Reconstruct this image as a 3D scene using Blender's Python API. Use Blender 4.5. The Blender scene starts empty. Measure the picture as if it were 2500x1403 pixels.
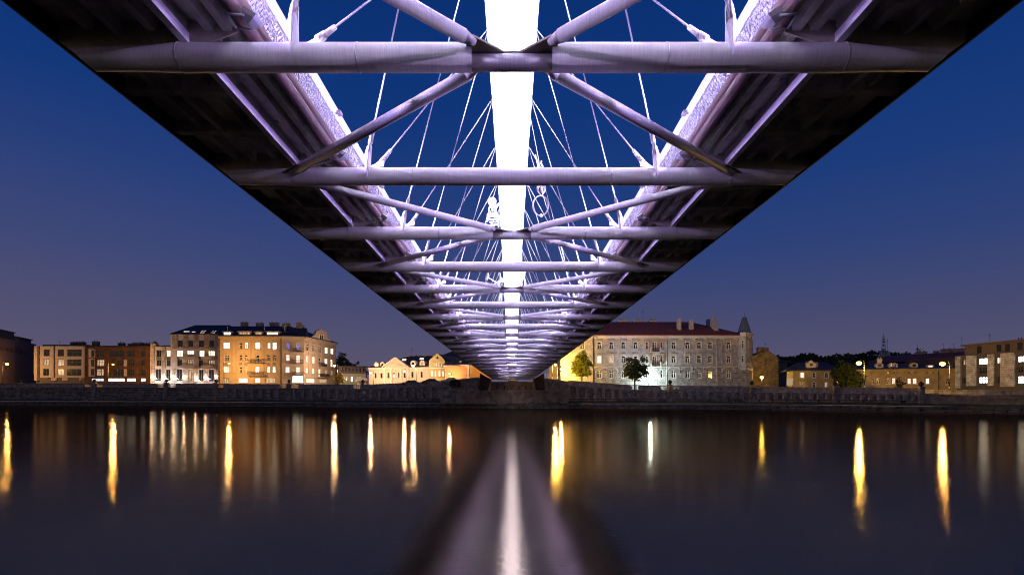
import bpy, bmesh, math, random
from mathutils import Vector, Matrix
R = math.radians
random.seed(7)
C = bpy.context.scene.collection
SC = bpy.context.scene

# ------------------------------------------------------------------ camera, sky, exposure
F = 1320.0          # focal length in pixels of a 2500 px wide frame
HZ = 960.0          # row of the horizon
cam_d = bpy.data.cameras.new('camera')
cam = bpy.data.objects.new('camera', cam_d); C.objects.link(cam)
cam.location = (0, 0, 0); cam.rotation_euler = (R(90), 0, 0)
cam_d.sensor_width = 36; cam_d.lens = 36 * F / 2500.0
cam_d.shift_y = (HZ - 701.5) / 2500.0
cam_d.clip_start = 0.1; cam_d.clip_end = 5000
SC.camera = cam

w = bpy.data.worlds.new('World'); SC.world = w; w.use_nodes = True
nt = w.node_tree; N = nt.nodes; L = nt.links
for n in list(N): N.remove(n)
out = N.new('ShaderNodeOutputWorld'); bg = N.new('ShaderNodeBackground')
tc = N.new('ShaderNodeTexCoord'); sep = N.new('ShaderNodeSeparateXYZ')
L.new(tc.outputs['Generated'], sep.inputs[0])
rampn = N.new('ShaderNodeValToRGB'); cr = rampn.color_ramp
stops = [(0.0, (.100, .091, .152)), (.055, (.090, .084, .154)), (.13, (.063, .070, .162)), (.22, (.031, .056, .185)),
         (.34, (.0115, .044, .195)), (.46, (.0045, .035, .186)), (.60, (.0025, .029, .165)), (1.0, (.002, .018, .10))]
cr.elements[0].position = 0; cr.elements[0].color = (*stops[0][1], 1)
cr.elements[1].position = 1; cr.elements[1].color = (*stops[-1][1], 1)
for p, c in stops[1:-1]:
    e = cr.elements.new(p); e.color = (*c, 1)
L.new(sep.outputs['Z'], rampn.inputs[0])
# the twilight sky itself (sun just under the horizon) adds a trace of its own blue
sky = N.new('ShaderNodeTexSky'); sky.sky_type = 'NISHITA'; sky.sun_disc = False
sky.sun_elevation = R(-4); sky.sun_rotation = R(200)
sc_ = N.new('ShaderNodeMix'); sc_.data_type = 'RGBA'; sc_.blend_type = 'ADD'; sc_.inputs[0].default_value = 0.05
L.new(rampn.outputs[0], sc_.inputs[6]); L.new(sky.outputs[0], sc_.inputs[7])
# the glow of the town is a little warmer to the left
mx = N.new('ShaderNodeMapRange'); mx.inputs[1].default_value = .25; mx.inputs[2].default_value = -.75
mx.inputs[3].default_value = 0; mx.inputs[4].default_value = .34
L.new(sep.outputs['X'], mx.inputs[0])
wm = N.new('ShaderNodeMix'); wm.data_type = 'RGBA'; wm.blend_type = 'MIX'
low = N.new('ShaderNodeMapRange'); low.inputs[1].default_value = .42; low.inputs[2].default_value = .0
L.new(sep.outputs['Z'], low.inputs[0])
mu = N.new('ShaderNodeMath'); mu.operation = 'MULTIPLY'; L.new(mx.outputs[0], mu.inputs[0]); L.new(low.outputs[0], mu.inputs[1])
L.new(mu.outputs[0], wm.inputs[0]); L.new(sc_.outputs[2], wm.inputs[6]); wm.inputs[7].default_value = (.145, .115, .18, 1)
# warm glow added to the unseen sky behind the camera as fill light
tb = N.new('ShaderNodeMapRange'); tb.inputs[1].default_value = -.15; tb.inputs[2].default_value = -.8; L.new(sep.outputs['Y'], tb.inputs[0])
tl = N.new('ShaderNodeMapRange'); tl.inputs[1].default_value = .45; tl.inputs[2].default_value = .0; L.new(sep.outputs['Z'], tl.inputs[0])
tm = N.new('ShaderNodeMath'); tm.operation = 'MULTIPLY'; L.new(tb.outputs[0], tm.inputs[0]); L.new(tl.outputs[0], tm.inputs[1])
tw = N.new('ShaderNodeMix'); tw.data_type = 'RGBA'; L.new(tm.outputs[0], tw.inputs[0]); L.new(wm.outputs[2], tw.inputs[6]); tw.inputs[7].default_value = (.30, .235, .16, 1)
L.new(tw.outputs[2], bg.inputs[0]); bg.inputs[1].default_value = 1.0
L.new(bg.outputs[0], out.inputs[0])
SC.view_settings.view_transform = 'Standard'; SC.view_settings.look = 'None'
SC.view_settings.exposure = 0; SC.view_settings.gamma = 1
SC.cycles.max_bounces = 6; SC.cycles.diffuse_bounces = 4; SC.cycles.glossy_bounces = 3
SC.cycles.transparent_max_bounces = 8; SC.cycles.sample_clamp_indirect = 80; SC.cycles.filter_width = 1.1; SC.cycles.denoising_prefilter = 'ACCURATE'; SC.cycles.adaptive_threshold = .004; SC.cycles.caustics_reflective = False

# ------------------------------------------------------------------ helpers
def XZ(px, row, Y):
    return ((px - 1250.0) * Y / F, (HZ - row) * Y / F)

def tag(o, label=None, cat=None, group=None, kind=None):
    if label: o['label'] = label
    if cat: o['category'] = cat
    if group: o['group'] = group
    if kind: o['kind'] = kind
    return o

ORG = {}
def empty(name, loc, label=None, cat=None, group=None, parent=None):
    o = bpy.data.objects.new(name, None); C.objects.link(o); o.empty_display_size = .3
    loc = Vector(loc)
    if parent is not None:
        o.parent = parent; o.location = loc - ORG[parent.as_pointer()]
    else:
        o.location = loc
    ORG[o.as_pointer()] = loc
    return tag(o, label, cat, group)

class MB:
    def __init__(s): s.v = []; s.f = []; s.sm = []
    def add(s, vs, fs, smooth=False):
        b = len(s.v); s.v += [tuple(v) for v in vs]
        s.f += [tuple(b + i for i in f) for f in fs]; s.sm += [smooth] * len(fs)
        return s
    def box(s, x0, x1, y0, y1, z0, z1):
        vs = [(x, y, z) for z in (z0, z1) for y in (y0, y1) for x in (x0, x1)]
        return s.add(vs, [(0, 2, 3, 1), (4, 5, 7, 6), (0, 1, 5, 4), (2, 6, 7, 3), (0, 4, 6, 2), (1, 3, 7, 5)])
    def obox(s, fr, a0, a1, d0, d1, z0, z1):
        P, u, n = fr
        vs = []
        for z in (z0, z1):
            for d in (d0, d1):
                for a in (a0, a1):
                    vs.append((P[0] + u[0] * a + n[0] * d, P[1] + u[1] * a + n[1] * d, z))
        return s.add(vs, [(0, 2, 3, 1), (4, 5, 7, 6), (0, 1, 5, 4), (2, 6, 7, 3), (0, 4, 6, 2), (1, 3, 7, 5)])
    def opoly(s, fr, pts, d0, d1):
        """pts (a, z) outline in the facade plane, extruded from d0 to d1"""
        P, u, n = fr; k = len(pts)
        vs = [(P[0] + u[0] * a + n[0] * d, P[1] + u[1] * a + n[1] * d, z) for d in (d0, d1) for a, z in pts]
        fs = [tuple(range(k)), tuple(range(2 * k - 1, k - 1, -1))]
        fs += [(i, i + k, (i + 1) % k + k, (i + 1) % k) for i in range(k)]
        return s.add(vs, fs)
    def tube(s, p0, p1, r0, r1=None, n=12, caps=True, smooth=True):
        r1 = r0 if r1 is None else r1
        p0, p1 = Vector(p0), Vector(p1); d = (p1 - p0).normalized()
        a = Vector((0, 0, 1)) if abs(d.z) < .9 else Vector((1, 0, 0))
        e = d.cross(a).normalized(); g = d.cross(e)
        vs = []
        for p, r in ((p0, r0), (p1, r1)):
            for i in range(n):
                t = 2 * math.pi * i / n
                vs.append(p + e * math.cos(t) * r + g * math.sin(t) * r)
        s.add(vs, [(i, (i + 1) % n, (i + 1) % n + n, i + n) for i in range(n)], smooth)
        if caps:
            b = len(s.v) - 2 * n
            s.f += [tuple(b + i for i in range(n - 1, -1, -1)), tuple(b + n + i for i in range(n))]; s.sm += [False, False]
        return s
    def path(s, pts, r, n=8):
        for a, b in zip(pts[:-1], pts[1:]): s.tube(a, b, r, n=n)
        return s
    def loft(s, rings, closed=True, caps=True, smooth=False):
        k = len(rings[0]); b = len(s.v)
        for r in rings: s.v += [tuple(p) for p in r]
        m = k if closed else k - 1
        for j in range(len(rings) - 1):
            for i in range(m):
                q = (b + j * k + i, b + j * k + (i + 1) % k, b + (j + 1) * k + (i + 1) % k, b + (j + 1) * k + i)
                s.f.append(q); s.sm.append(smooth)
        if caps and closed:
            s.f.append(tuple(b + i for i in range(k - 1, -1, -1))); s.sm.append(False)
            s.f.append(tuple(b + (len(rings) - 1) * k + i for i in range(k))); s.sm.append(False)
        return s
    def ball(s, c, r, n=10, m=7, sz=1.0):
        c = Vector(c); rings = []
        for j in range(m + 1):
            p = math.pi * j / m
            rr = max(math.sin(p), .02) * r
            rings.append([(c.x + rr * math.cos(2 * math.pi * i / n), c.y + rr * math.sin(2 * math.pi * i / n), c.z - math.cos(p) * r * sz) for i in range(n)])
        return s.loft(rings, smooth=True)
    def build(s, name, mat, parent=None, label=None, cat=None, group=None, kind=None, fixn=True):
        me = bpy.data.meshes.new(name)
        if parent is not None: o0 = ORG[parent.as_pointer()]
        elif s.v:
            xs = [v[0] for v in s.v]; ys = [v[1] for v in s.v]; zs = [v[2] for v in s.v]
            o0 = Vector(((min(xs) + max(xs)) / 2, (min(ys) + max(ys)) / 2, min(zs)))
        else: o0 = Vector((0, 0, 0))
        me.from_pydata([(v[0] - o0.x, v[1] - o0.y, v[2] - o0.z) for v in s.v], [], s.f)
        me.polygons.foreach_set('use_smooth', s.sm)
        if fixn:
            bm = bmesh.new(); bm.from_mesh(me); bmesh.ops.recalc_face_normals(bm, faces=bm.faces); bm.to_mesh(me); bm.free()
        me.update()
        if mat: me.materials.append(mat)
        o = bpy.data.objects.new(name, me); C.objects.link(o)
        if parent is not None: o.parent = parent
        else: o.location = o0
        ORG[o.as_pointer()] = o0
        return tag(o, label, cat, group, kind)

# ------------------------------------------------------------------ materials
def mat(name, col, rough=.6, metal=0, var=.12, scale=3.0, bump=0.0, bscale=20.0, spec=.5, stain=None, stretch=None):
    m = bpy.data.materials.new(name); m.use_nodes = True
    nt = m.node_tree; N = nt.nodes; L = nt.links; b = N['Principled BSDF']
    b.inputs['Roughness'].default_value = rough; b.inputs['Metallic'].default_value = metal
    b.inputs['Specular IOR Level'].default_value = spec
    tc = N.new('ShaderNodeTexCoord'); mp = N.new('ShaderNodeMapping'); L.new(tc.outputs['Object'], mp.inputs[0])
    if stretch: mp.inputs['Scale'].default_value = stretch
    no = N.new('ShaderNodeTexNoise'); no.inputs['Scale'].default_value = scale; no.inputs['Detail'].default_value = 8; no.inputs['Roughness'].default_value = .65
    L.new(mp.outputs[0], no.inputs['Vector'])
    r = N.new('ShaderNodeValToRGB')
    r.color_ramp.elements[0].position = .3; r.color_ramp.elements[1].position = .7
    c0 = stain if stain else tuple(max(0, c * (1 - var * 2)) for c in col)
    r.color_ramp.elements[0].color = (*c0, 1); r.color_ramp.elements[1].color = (*[min(1, c * (1 + var)) for c in col], 1)
    L.new(no.outputs[0], r.inputs[0]); L.new(r.outputs[0], b.inputs['Base Color'])
    if bump:
        n2 = N.new('ShaderNodeTexNoise'); n2.inputs['Scale'].default_value = bscale; n2.inputs['Detail'].default_value = 4
        L.new(mp.outputs[0], n2.inputs['Vector'])
        bu = N.new('ShaderNodeBump'); bu.inputs['Strength'].default_value = bump; bu.inputs['Distance'].default_value = .05
        L.new(n2.outputs[0], bu.inputs['Height']); L.new(bu.outputs[0], b.inputs['Normal'])
    return m

def brickmat(name, c1, c2, mortar, sx=1.0, rowh=.075, bw=.26, rough=.9, bump=.5, msize=.012):
    m = bpy.data.materials.new(name); m.use_nodes = True
    nt = m.node_tree; N = nt.nodes; L = nt.links; b = N['Principled BSDF']; b.inputs['Roughness'].default_value = rough
    b.inputs['Specular IOR Level'].default_value = .2
    tc = N.new('ShaderNodeTexCoord'); sp = N.new('ShaderNodeSeparateXYZ'); L.new(tc.outputs['Object'], sp.inputs[0])
    cb = N.new('ShaderNodeCombineXYZ')
    ad = N.new('ShaderNodeMath'); ad.operation = 'ADD'; L.new(sp.outputs[0], ad.inputs[0]); L.new(sp.outputs[1], ad.inputs[1])
    L.new(ad.outputs[0], cb.inputs[0]); L.new(sp.outputs[2], cb.inputs[1])
    br = N.new('ShaderNodeTexBrick'); br.inputs['Scale'].default_value = 1
    br.inputs['Color1'].default_value = (*c1, 1); br.inputs['Color2'].default_value = (*c2, 1); br.inputs['Mortar'].default_value = (*mortar, 1)
    br.inputs['Mortar Size'].default_value = msize; br.inputs['Row Height'].default_value = rowh; br.inputs['Brick Width'].default_value = bw
    L.new(cb.outputs[0], br.inputs['Vector'])
    no = N.new('ShaderNodeTexNoise'); no.inputs['Scale'].default_value = .9; no.inputs['Detail'].default_value = 8; no.inputs['Roughness'].default_value = .7
    L.new(tc.outputs['Object'], no.inputs['Vector'])
    mr = N.new('ShaderNodeMapRange'); mr.inputs[1].default_value = .32; mr.inputs[2].default_value = .7; mr.inputs[3].default_value = .35; mr.inputs[4].default_value = 1.35
    L.new(no.outputs[0], mr.inputs[0])
    mi = N.new('ShaderNodeMix'); mi.data_type = 'RGBA'; mi.blend_type = 'MULTIPLY'; mi.inputs[0].default_value = 1
    L.new(br.outputs[0], mi.inputs[6]); L.new(mr.outputs[0], mi.inputs[7]); L.new(mi.outputs[2], b.inputs['Base Color'])
    bu = N.new('ShaderNodeBump'); bu.inputs['Strength'].default_value = bump; bu.inputs['Distance'].default_value = .03
    n3 = N.new('ShaderNodeTexNoise'); n3.inputs['Scale'].default_value = 6; L.new(tc.outputs['Object'], n3.inputs['Vector'])
    a2 = N.new('ShaderNodeMath'); a2.operation = 'ADD'; L.new(br.outputs[1], a2.inputs[0]); L.new(n3.outputs[0], a2.inputs[1])
    L.new(a2.outputs[0], bu.inputs['Height']); L.new(bu.outputs[0], b.inputs['Normal'])
    return m

def emis(name, col, st, tex=0.0, tscale=1.2, base=(.02, .02, .02)):
    m = bpy.data.materials.new(name); m.use_nodes = True
    nt = m.node_tree; N = nt.nodes; L = nt.links; b = N['Principled BSDF']
    b.inputs['Base Color'].default_value = (*base, 1); b.inputs['Roughness'].default_value = .3
    b.inputs['Emission Color'].default_value = (*col, 1); b.inputs['Emission Strength'].default_value = st
    if tex:
        tc = N.new('ShaderNodeTexCoord'); mp = N.new('ShaderNodeMapping'); mp.inputs['Scale'].default_value = (2.2, 2.2, .55)
        no = N.new('ShaderNodeTexNoise'); no.inputs['Scale'].default_value = tscale; no.inputs['Detail'].default_value = 3
        L.new(tc.outputs['Object'], mp.inputs[0]); L.new(mp.outputs[0], no.inputs['Vector'])
        mr = N.new('ShaderNodeMapRange'); mr.inputs[1].default_value = .35; mr.inputs[2].default_value = .62
        mr.inputs[3].default_value = st * (1 - tex); mr.inputs[4].default_value = st
        L.new(no.outputs[0], mr.inputs[0]); L.new(mr.outputs[0], b.inputs['Emission Strength'])
    return m

M = {}
M['steel'] = mat('bridge_paint', (.60, .58, .62), .42, .0, .10, 1.4, .12, 60, stain=(.40, .385, .40), stretch=(1, 1, 1))
# the crossbeam paint: fine streaks running down round the tube, grime in patches
def beam_paint():
    m = mat('beam_paint', (.72, .70, .74), .45, 0, .1, .8, 0, 20, stain=(.57, .55, .57))
    nt = m.node_tree; N = nt.nodes; L = nt.links; b = N['Principled BSDF']
    tc = N.new('ShaderNodeTexCoord'); mp = N.new('ShaderNodeMapping'); mp.inputs['Scale'].default_value = (34, .8, .8)
    L.new(tc.outputs['Object'], mp.inputs[0])
    no = N.new('ShaderNodeTexNoise'); no.inputs['Scale'].default_value = 2.0; no.inputs['Detail'].default_value = 6; no.inputs['Roughness'].default_value = .7
    L.new(mp.outputs[0], no.inputs['Vector'])
    mr = N.new('ShaderNodeMapRange'); mr.inputs[1].default_value = .38; mr.inputs[2].default_value = .6; mr.inputs[3].default_value = .84; mr.inputs[4].default_value = 1.04
    L.new(no.outputs[0], mr.inputs[0])
    src = b.inputs['Base Color'].links[0].from_socket
    mi = N.new('ShaderNodeMix'); mi.data_type = 'RGBA'; mi.blend_type = 'MULTIPLY'; mi.inputs[0].default_value = 1
    L.new(src, mi.inputs[6]); L.new(mr.outputs[0], mi.inputs[7]); L.new(mi.outputs[2], b.inputs['Base Color'])
    bu = N.new('ShaderNodeBump'); bu.inputs['Strength'].default_value = .25; bu.inputs['Distance'].default_value = .01
    L.new(no.outputs[0], bu.inputs['Height']); L.new(bu.outputs[0], b.inputs['Normal'])
    return m
M['beam'] = beam_paint()
M['paint2'] = mat('bright_steel', (.66, .65, .68), .4, 0, .05, 2)
M['arch'] = mat('arch_paint', (.82, .82, .84), .4, 0, .03, .6)
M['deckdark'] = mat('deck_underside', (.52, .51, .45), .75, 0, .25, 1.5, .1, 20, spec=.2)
M['girder'] = mat('lit_stripe_paint', (.86, .82, .92), .5, 0, .08, 1.5, spec=.3)  # kept pale so the girder's lower edge reads as a lit stripe
M['gusset'] = mat('gusset_plate', (.42, .38, .29), .7, 0, .2, 2.5, spec=.2)
M['fasciadark'] = mat('deck_edge_steel', (.05, .032, .025), .7, 0, .2, 1, spec=.2)
M['wood'] = mat('oiled_hardwood', (.20, .105, .11), .5, 0, .35, 2.2, .35, 30, stretch=(6, .35, 6))
M['band'] = mat('railing_band', (.84, .88, .90), .35, 0, .05, 2)
M['grey'] = mat('lamp_housing', (.34, .34, .36), .5, .3, .1, 3)
M['cable'] = mat('cable_steel', (.42, .42, .46), .35, .0, .03, 3)
M['darkmetal'] = mat('dark_metal', (.03, .03, .033), .5, .4, .1, 3)
M['bronze'] = mat('pale_resin', (.72, .72, .70), .5, 0, .1, 4)
# ------------------------------------------------------------------ the footbridge
def Xs(Y): return 5.72 - .000566 * (Y - 33) ** 2          # inner longitudinal girder
def Zb(Y): return 5.62 - .000327 * (Y - 20) ** 2          # centre line of the cross tubes
def Za(Y): return 13.5 - .00164 * (Y - 35) ** 2           # underside of the arch
Y0, Y1 = -9.0, 110.5
def ys(step=2.5, a=Y0, b=Y1):
    n = max(1, round((b - a) / step)); return [a + (b - a) * i / n for i in range(n + 1)]
BK = list(range(-2, 22))
def YB(k): return 4.0 + 5.0 * k

br = empty('footbridge', (0, 60, -3), 'long white arch footbridge with twin curved decks, glowing violet over the river', 'bridge')

# arch box
mb = MB(); rings = []
for i in range(0, 61):
    Y = -12 + (117.5 + 12) * i / 60
    dz = -.00328 * (Y - 35); nrm = Vector((0, -dz, 1)).normalized()
    p = Vector((0, Y, Za(Y)))
    h = 1.0
    q = p + nrm * h
    rings.append([(-.9, p.y, p.z), (.9, p.y, p.z), (.9, q.y, q.z), (-.9, q.y, q.z)])
mb.loft(rings)
arch = mb.build('arch', M['arch'], br)
# small slots and seams on the underside where the cables are anchored
for k in range(6, 13):
    Y = YB(k) + .8
    for s in (-1, 1):
        m2 = MB(); sl = -.00328 * (Y - 35)
        m2.opoly(((s * .47, Y), (0, 1), (1, 0)), [(-.3, Za(Y) - .3 * sl - .04), (.35, Za(Y) + .35 * sl - .04), (.35, Za(Y) + .35 * sl + .02), (-.3, Za(Y) - .3 * sl + .02)], -.05, .05)
        m2.build('anchor_slot', M['grey'], arch)

def sweep(prof, side, step=2.5, a=Y0, b=Y1, smooth=False):
    """prof: list of (dx from Xs, dz from Zb)"""
    m = MB()
    m.loft([[(side * (Xs(Y) + dx), Y, Zb(Y) + dz) for dx, dz in prof] for Y in ys(step, a, b)], smooth=smooth)
    return m

XI, XO = -.95, 2.25
for s in (-1, 1):
    dk = sweep([(XI + .06, .62), (XO - .05, .62), (XO - .05, .80), (XI + .06, .80)], s).build('deck', M['deckdark'], br)
    # trough ribs under the deck plate
    for c in (-.66, -.36, .60, 1.62):
        rb = MB(); rb.loft([[(s * (Xs(Y) + dx), Y, Zb(Y) + dz) for dx, dz in ((c - .13, .625), (c - .07, .44), (c + .07, .44), (c + .13, .625))] for Y in ys(2.5)])
        rb.build('trough_rib', M['deckdark'], dk)
    # inner girder: a deep web with a narrow bottom flange
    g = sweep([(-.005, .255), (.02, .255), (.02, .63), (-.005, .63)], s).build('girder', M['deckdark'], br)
    sweep([(-.03, .254), (-.006, .254), (-.006, .40), (-.03, .40)], s).build('lit_web_band', M['girder'], g)  # pale strip painted in for the lit lower band of the web
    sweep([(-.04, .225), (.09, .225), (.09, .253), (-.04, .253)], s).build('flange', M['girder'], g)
    sweep([(1.08, .36), (1.18, .36), (1.18, .63), (1.08, .63)], s).build('girder', M['deckdark'], br)
    sweep([(XO - .06, .26), (XO + .03, .30), (XO + .03, .95), (XO - .06, .95)], s).build('edge_plate', M['fasciadark'], br)
    # inner fascia: two rounded hardwood rails, one above the other
    fz = []
    for cz, rr in ((.55, .12), (.78, .12)):
        fz.append(sweep([(XI + math.cos(t) * .11, cz + math.sin(t) * rr) for t in [2 * math.pi * i / 10 for i in range(10)]], s, smooth=True))
    a = fz[0]; a.add(fz[1].v, fz[1].f, True)
    a.build('wooden_fascia', M['wood'], br)
    # intermediate floor ribs at thirds
    for k in BK[:-1]:
        for t in (1 / 3., 2 / 3.):
            Y = YB(k) + 5 * t; x0 = Xs(Y) + XI + .12; x1 = Xs(Y) + XO - .06; z = Zb(Y)
            fr = ((0, Y), (s, 0), (0, 1))
            m2 = MB()
            m2.opoly(fr, [(x0, z + .53), (Xs(Y) - .05, z + .56), (Xs(Y) + .03, z + .30), (Xs(Y) + 1.1, z + .30), (Xs(Y) + 1.45, z + .36), (x1, z + .34), (x1, z + .618), (x0, z + .618)], -.012, .012)
            m2.obox(fr, Xs(Y) + .1, Xs(Y) + 1.08, -.10, .10, z + .285, z + .299)
            m2.obox(fr, Xs(Y) + 1.2, x1 - .05, -.10, .10, z + .325, z + .338)
            m2.build('floor_rib', M['deckdark'], br)

# cross tubes
def crossbeam(k):
    Y = YB(k); z = Zb(Y); r = .222; XT = Xs(Y) + .1; XE = Xs(Y) + 1.70
    rings = []
    def ring(x, rr, zc): return [(x, Y + math.cos(t) * rr, zc + math.sin(t) * rr) for t in [2 * math.pi * i / 24 for i in range(24)]]
    def ering(sg): return [(sg * (XE + (p[2] - (z - r)) * 1.15 - .16), p[1], p[2]) for p in ring(0, .12, z - r + .125)]
    rings.append(ering(-1)); rings.append(ring(-(XE + XT) / 2, .17, z - r + .19)); rings.append(ring(-XT, r, z))
    rings.append(ring(XT, r, z)); rings.append(ring((XE + XT) / 2, .17, z - r + .19)); rings.append(ering(1))
    m = MB()
    if k % 2:
        m.loft(rings[:3] + [ring(-.66, r, z)], smooth=True); m.loft([ring(.66, r, z)] + rings[3:], smooth=True)
    else: m.loft(rings, smooth=True)
    b = m.build('crossbeam', M['beam'], br)
    if k % 2:
        m = MB(); m.loft([ring(x, .135, z - .085) for x in (-.67, .67)], smooth=True); m.build('node_tube', M['beam'], b)
    # weld rings
    if k < 10:
        for x in (-XT, -2.55, 2.55, XT):
            rr = r + .005; w_ = MB()
            w_.loft([[(x + dx, Y + math.cos(t) * rr, z + math.sin(t) * rr) for t in [2 * math.pi * i / 24 for i in range(24)]] for dx in (-.012, .012)], smooth=True)
            w_.build('weld_ring', M['steel'], b)
    for s in (-1, 1):
        fr = ((0, Y), (s, 0), (0, 1))
        g = MB()
        g.opoly(fr, [(XT, z + r - .01), (XE - .25, z - .12), (XE - .02, z - r + .14), (Xs(Y) + XO - .10, z + .27), (Xs(Y) + XO - .07, z + .60), (XI + Xs(Y) + .1, z + .60), (XI + Xs(Y) + .1, z + .42), (XT - .3, z + .2)], -.015, .015)
        g.build('web_gusset', M['gusset'], b)
    if k % 2:
        g = MB()
        pts = [(-.74, -.28), (-.62, -.47), (-.12, -.05), (.12, -.05), (.62, -.47), (.74, -.28), (.74, .34), (.60, .55), (.22, .27), (-.22, .27), (-.60, .55), (-.74, .34)]
        z0, z1 = z + .052, z + .085
        vs = [(x, Y + y, zz) for zz in (z0, z1) for x, y in pts]; n = len(pts)
        # two halves so the outline stays simple
        g.add(vs, [tuple(range(n))[::-1], tuple(range(n, 2 * n))] + [(i, (i + 1) % n, (i + 1) % n + n, i + n) for i in range(n)])
        g.build('node_plate', M['deckdark'] if False else M['gusset'], b)
    return b
for k in BK: crossbeam(k)

# horizontal bracing tubes: from the middle of every odd crossbeam to the decks at its neighbours
for k in BK:
    if k % 2 == 0: continue
    for dk in (-1, 1):
        if k + dk not in BK: continue
        for s in (-1, 1):
            Ya, Yb = YB(k), YB(k + dk)
            p = Vector((s * .60, Ya + dk * .36, Zb(Ya) + .03)); q = Vector((s * (Xs(Yb) + .12), Yb - dk * .2, Zb(Yb) + .02))
            d = (q - p).normalized()
            m = MB(); m.tube(p + d * .22, q - d * .05, .108, n=16); m.tube(p, p + d * .24, .055, .108, n=12)
            b = m.build('bracing_tube', M['beam'], br)
            f = MB(); e = Vector((-d.y, d.x, 0))
            base = q - d * .75
            pts = [base + e * .01, base + d * .2 - e * .17, q + d * .15 - e * .17, q + d * .15 + e * .17, base + d * .2 + e * .17]
            f.add([tuple(v + Vector((0, 0, dz))) for dz in (-.012, .012) for v in pts], [(4, 3, 2, 1, 0), (5, 6, 7, 8, 9)] + [(i, (i + 1) % 5, (i + 1) % 5 + 5, i + 5) for i in range(5)])
            f.build('end_plate', M['gusset'], b)

# hangers: from the lugs on the crossbeams to the arch, each running one bay forward or back
def hanger(k, dk, s):
    Yb = YB(k); Yt = YB(k + dk) + .8
    if Yt > 104: return
    base = Vector((s * (Xs(Yb) - 1.80 - (.15 if dk > 0 else -.05)), Yb + dk * .10, Zb(Yb) + .22))
    top = Vector((s * .86, Yt, Za(Yt) + .25))
    d = (top - base).normalized()
    m = MB(); m.tube(base + d * .95, top, .019, n=8)
    h = m.build('hanger', M['cable'], br)
    m = MB(); m.tube(base + d * .58, base + d * 1.0, .058, .045, n=12); m.tube(base + d * .42, base + d * .60, .035, .035, n=8)
    m.tube(base + d * .38, base + d * .46, .052, n=10)
    for q in (-1, 1):
        nq = d.cross((Vector((1, 0, 0)) - d * d.x).normalized()).normalized() * (.045 * q)
        m.tube(base + d * .34 + nq, base + d * .62 + nq * .8, .042, .034, n=8)
    m.build('socket', M['steel'], h)
    # lug plate lying in the plane of the cable and the beam axis
    ax = Vector((1, 0, 0)); e = (ax - d * ax.dot(d)).normalized(); nn = d.cross(e).normalized()
    o = base
    if dk > 0:
        pts = [o - e * s * -.30 - d * .05, o + e * s * .20 - d * .05, o + e * s * .10 + d * .22, o - d * -.46 + e * s * .055, o + d * .50, o + d * .46 - e * s * .055, o - e * s * .14 + d * .2]
    else:
        pts = [o + Vector((-s * .10, -.16, -.34)) + e * s * .03, o - e * s * .15 - d * .12, o - e * s * .09 + d * .25, o - e * s * .06 + d * .5, o + d * .55, o + e * s * .06 + d * .5, o + e * s * .08 + d * .2]
    n = len(pts)
    m = MB(); m.add([tuple(v + nn * t) for t in (-.02, .02) for v in pts], [tuple(range(n))[::-1], tuple(range(n, 2 * n))] + [(i, (i + 1) % n, (i + 1) % n + n, i + n) for i in range(n)])
    m.tube(o + d * .44 - nn * .06, o + d * .44 + nn * .06, .045, n=10)
    m.build('lug', M['steel'], h)
for k in BK:
    for dk in (-1, 1):
        for s in (-1, 1): hanger(k, dk, s)

# inner and outer railings: posts, woven steel mesh, top band
mesh_m = bpy.data.materials.new('railing_mesh'); mesh_m.use_nodes = True
nt = mesh_m.node_tree; N = nt.nodes; L = nt.links; b = N['Principled BSDF']
b.inputs['Base Color'].default_value = (.62, .61, .66, 1); b.inputs['Roughness'].default_value = .4; b.inputs['Metallic'].default_value = .0
tc = N.new('ShaderNodeTexCoord'); mp = N.new('ShaderNodeMapping'); mp.inputs['Scale'].default_value = (0, 14, 14); mp.inputs['Rotation'].default_value = (R(45), 0, 0)
ch = N.new('ShaderNodeTexBrick'); ch.offset = 0; ch.inputs['Scale'].default_value = 1; ch.inputs['Mortar Size'].default_value = .3; ch.inputs['Brick Width'].default_value = 1; ch.inputs['Row Height'].default_value = 1
sw = N.new('ShaderNodeSeparateXYZ'); cb = N.new('ShaderNodeCombineXYZ')
L.new(tc.outputs['Object'], mp.inputs[0]); L.new(mp.outputs[0], sw.inputs[0]); L.new(sw.outputs[1], cb.inputs[0]); L.new(sw.outputs[2], cb.inputs[1]); L.new(cb.outputs[0], ch.inputs['Vector'])
L.new(ch.outputs['Fac'], b.inputs['Alpha'])
for s in (-1, 1):
    for dx, inner in ((XI + .03, True), (XO - .03, False)):
        rl = sweep([(dx - .03, 1.52), (dx + .03, 1.52), (dx + .03, 1.84), (dx - .03, 1.84)], s).build('railing', M['band'], br)
        m = MB()
        m.loft([[(s * (Xs(Y) + dx), Y, Zb(Y) + .90), (s * (Xs(Y) + dx), Y, Zb(Y) + 1.52)] for Y in ys(2.5)], closed=False, caps=False)
        m.build('mesh_panel', mesh_m, rl, fixn=False)
        for j in range(int((Y1 - Y0) / 1.25)):
            Y = Y0 + .5 + j * 1.25; m = MB()
            m.box(s * (Xs(Y) + dx) - .02, s * (Xs(Y) + dx) + .02, Y - .03, Y + .03, Zb(Y) + .85, Zb(Y) + 1.75)
            m.build('railing_post', M['steel'], rl, fixn=False)

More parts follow.
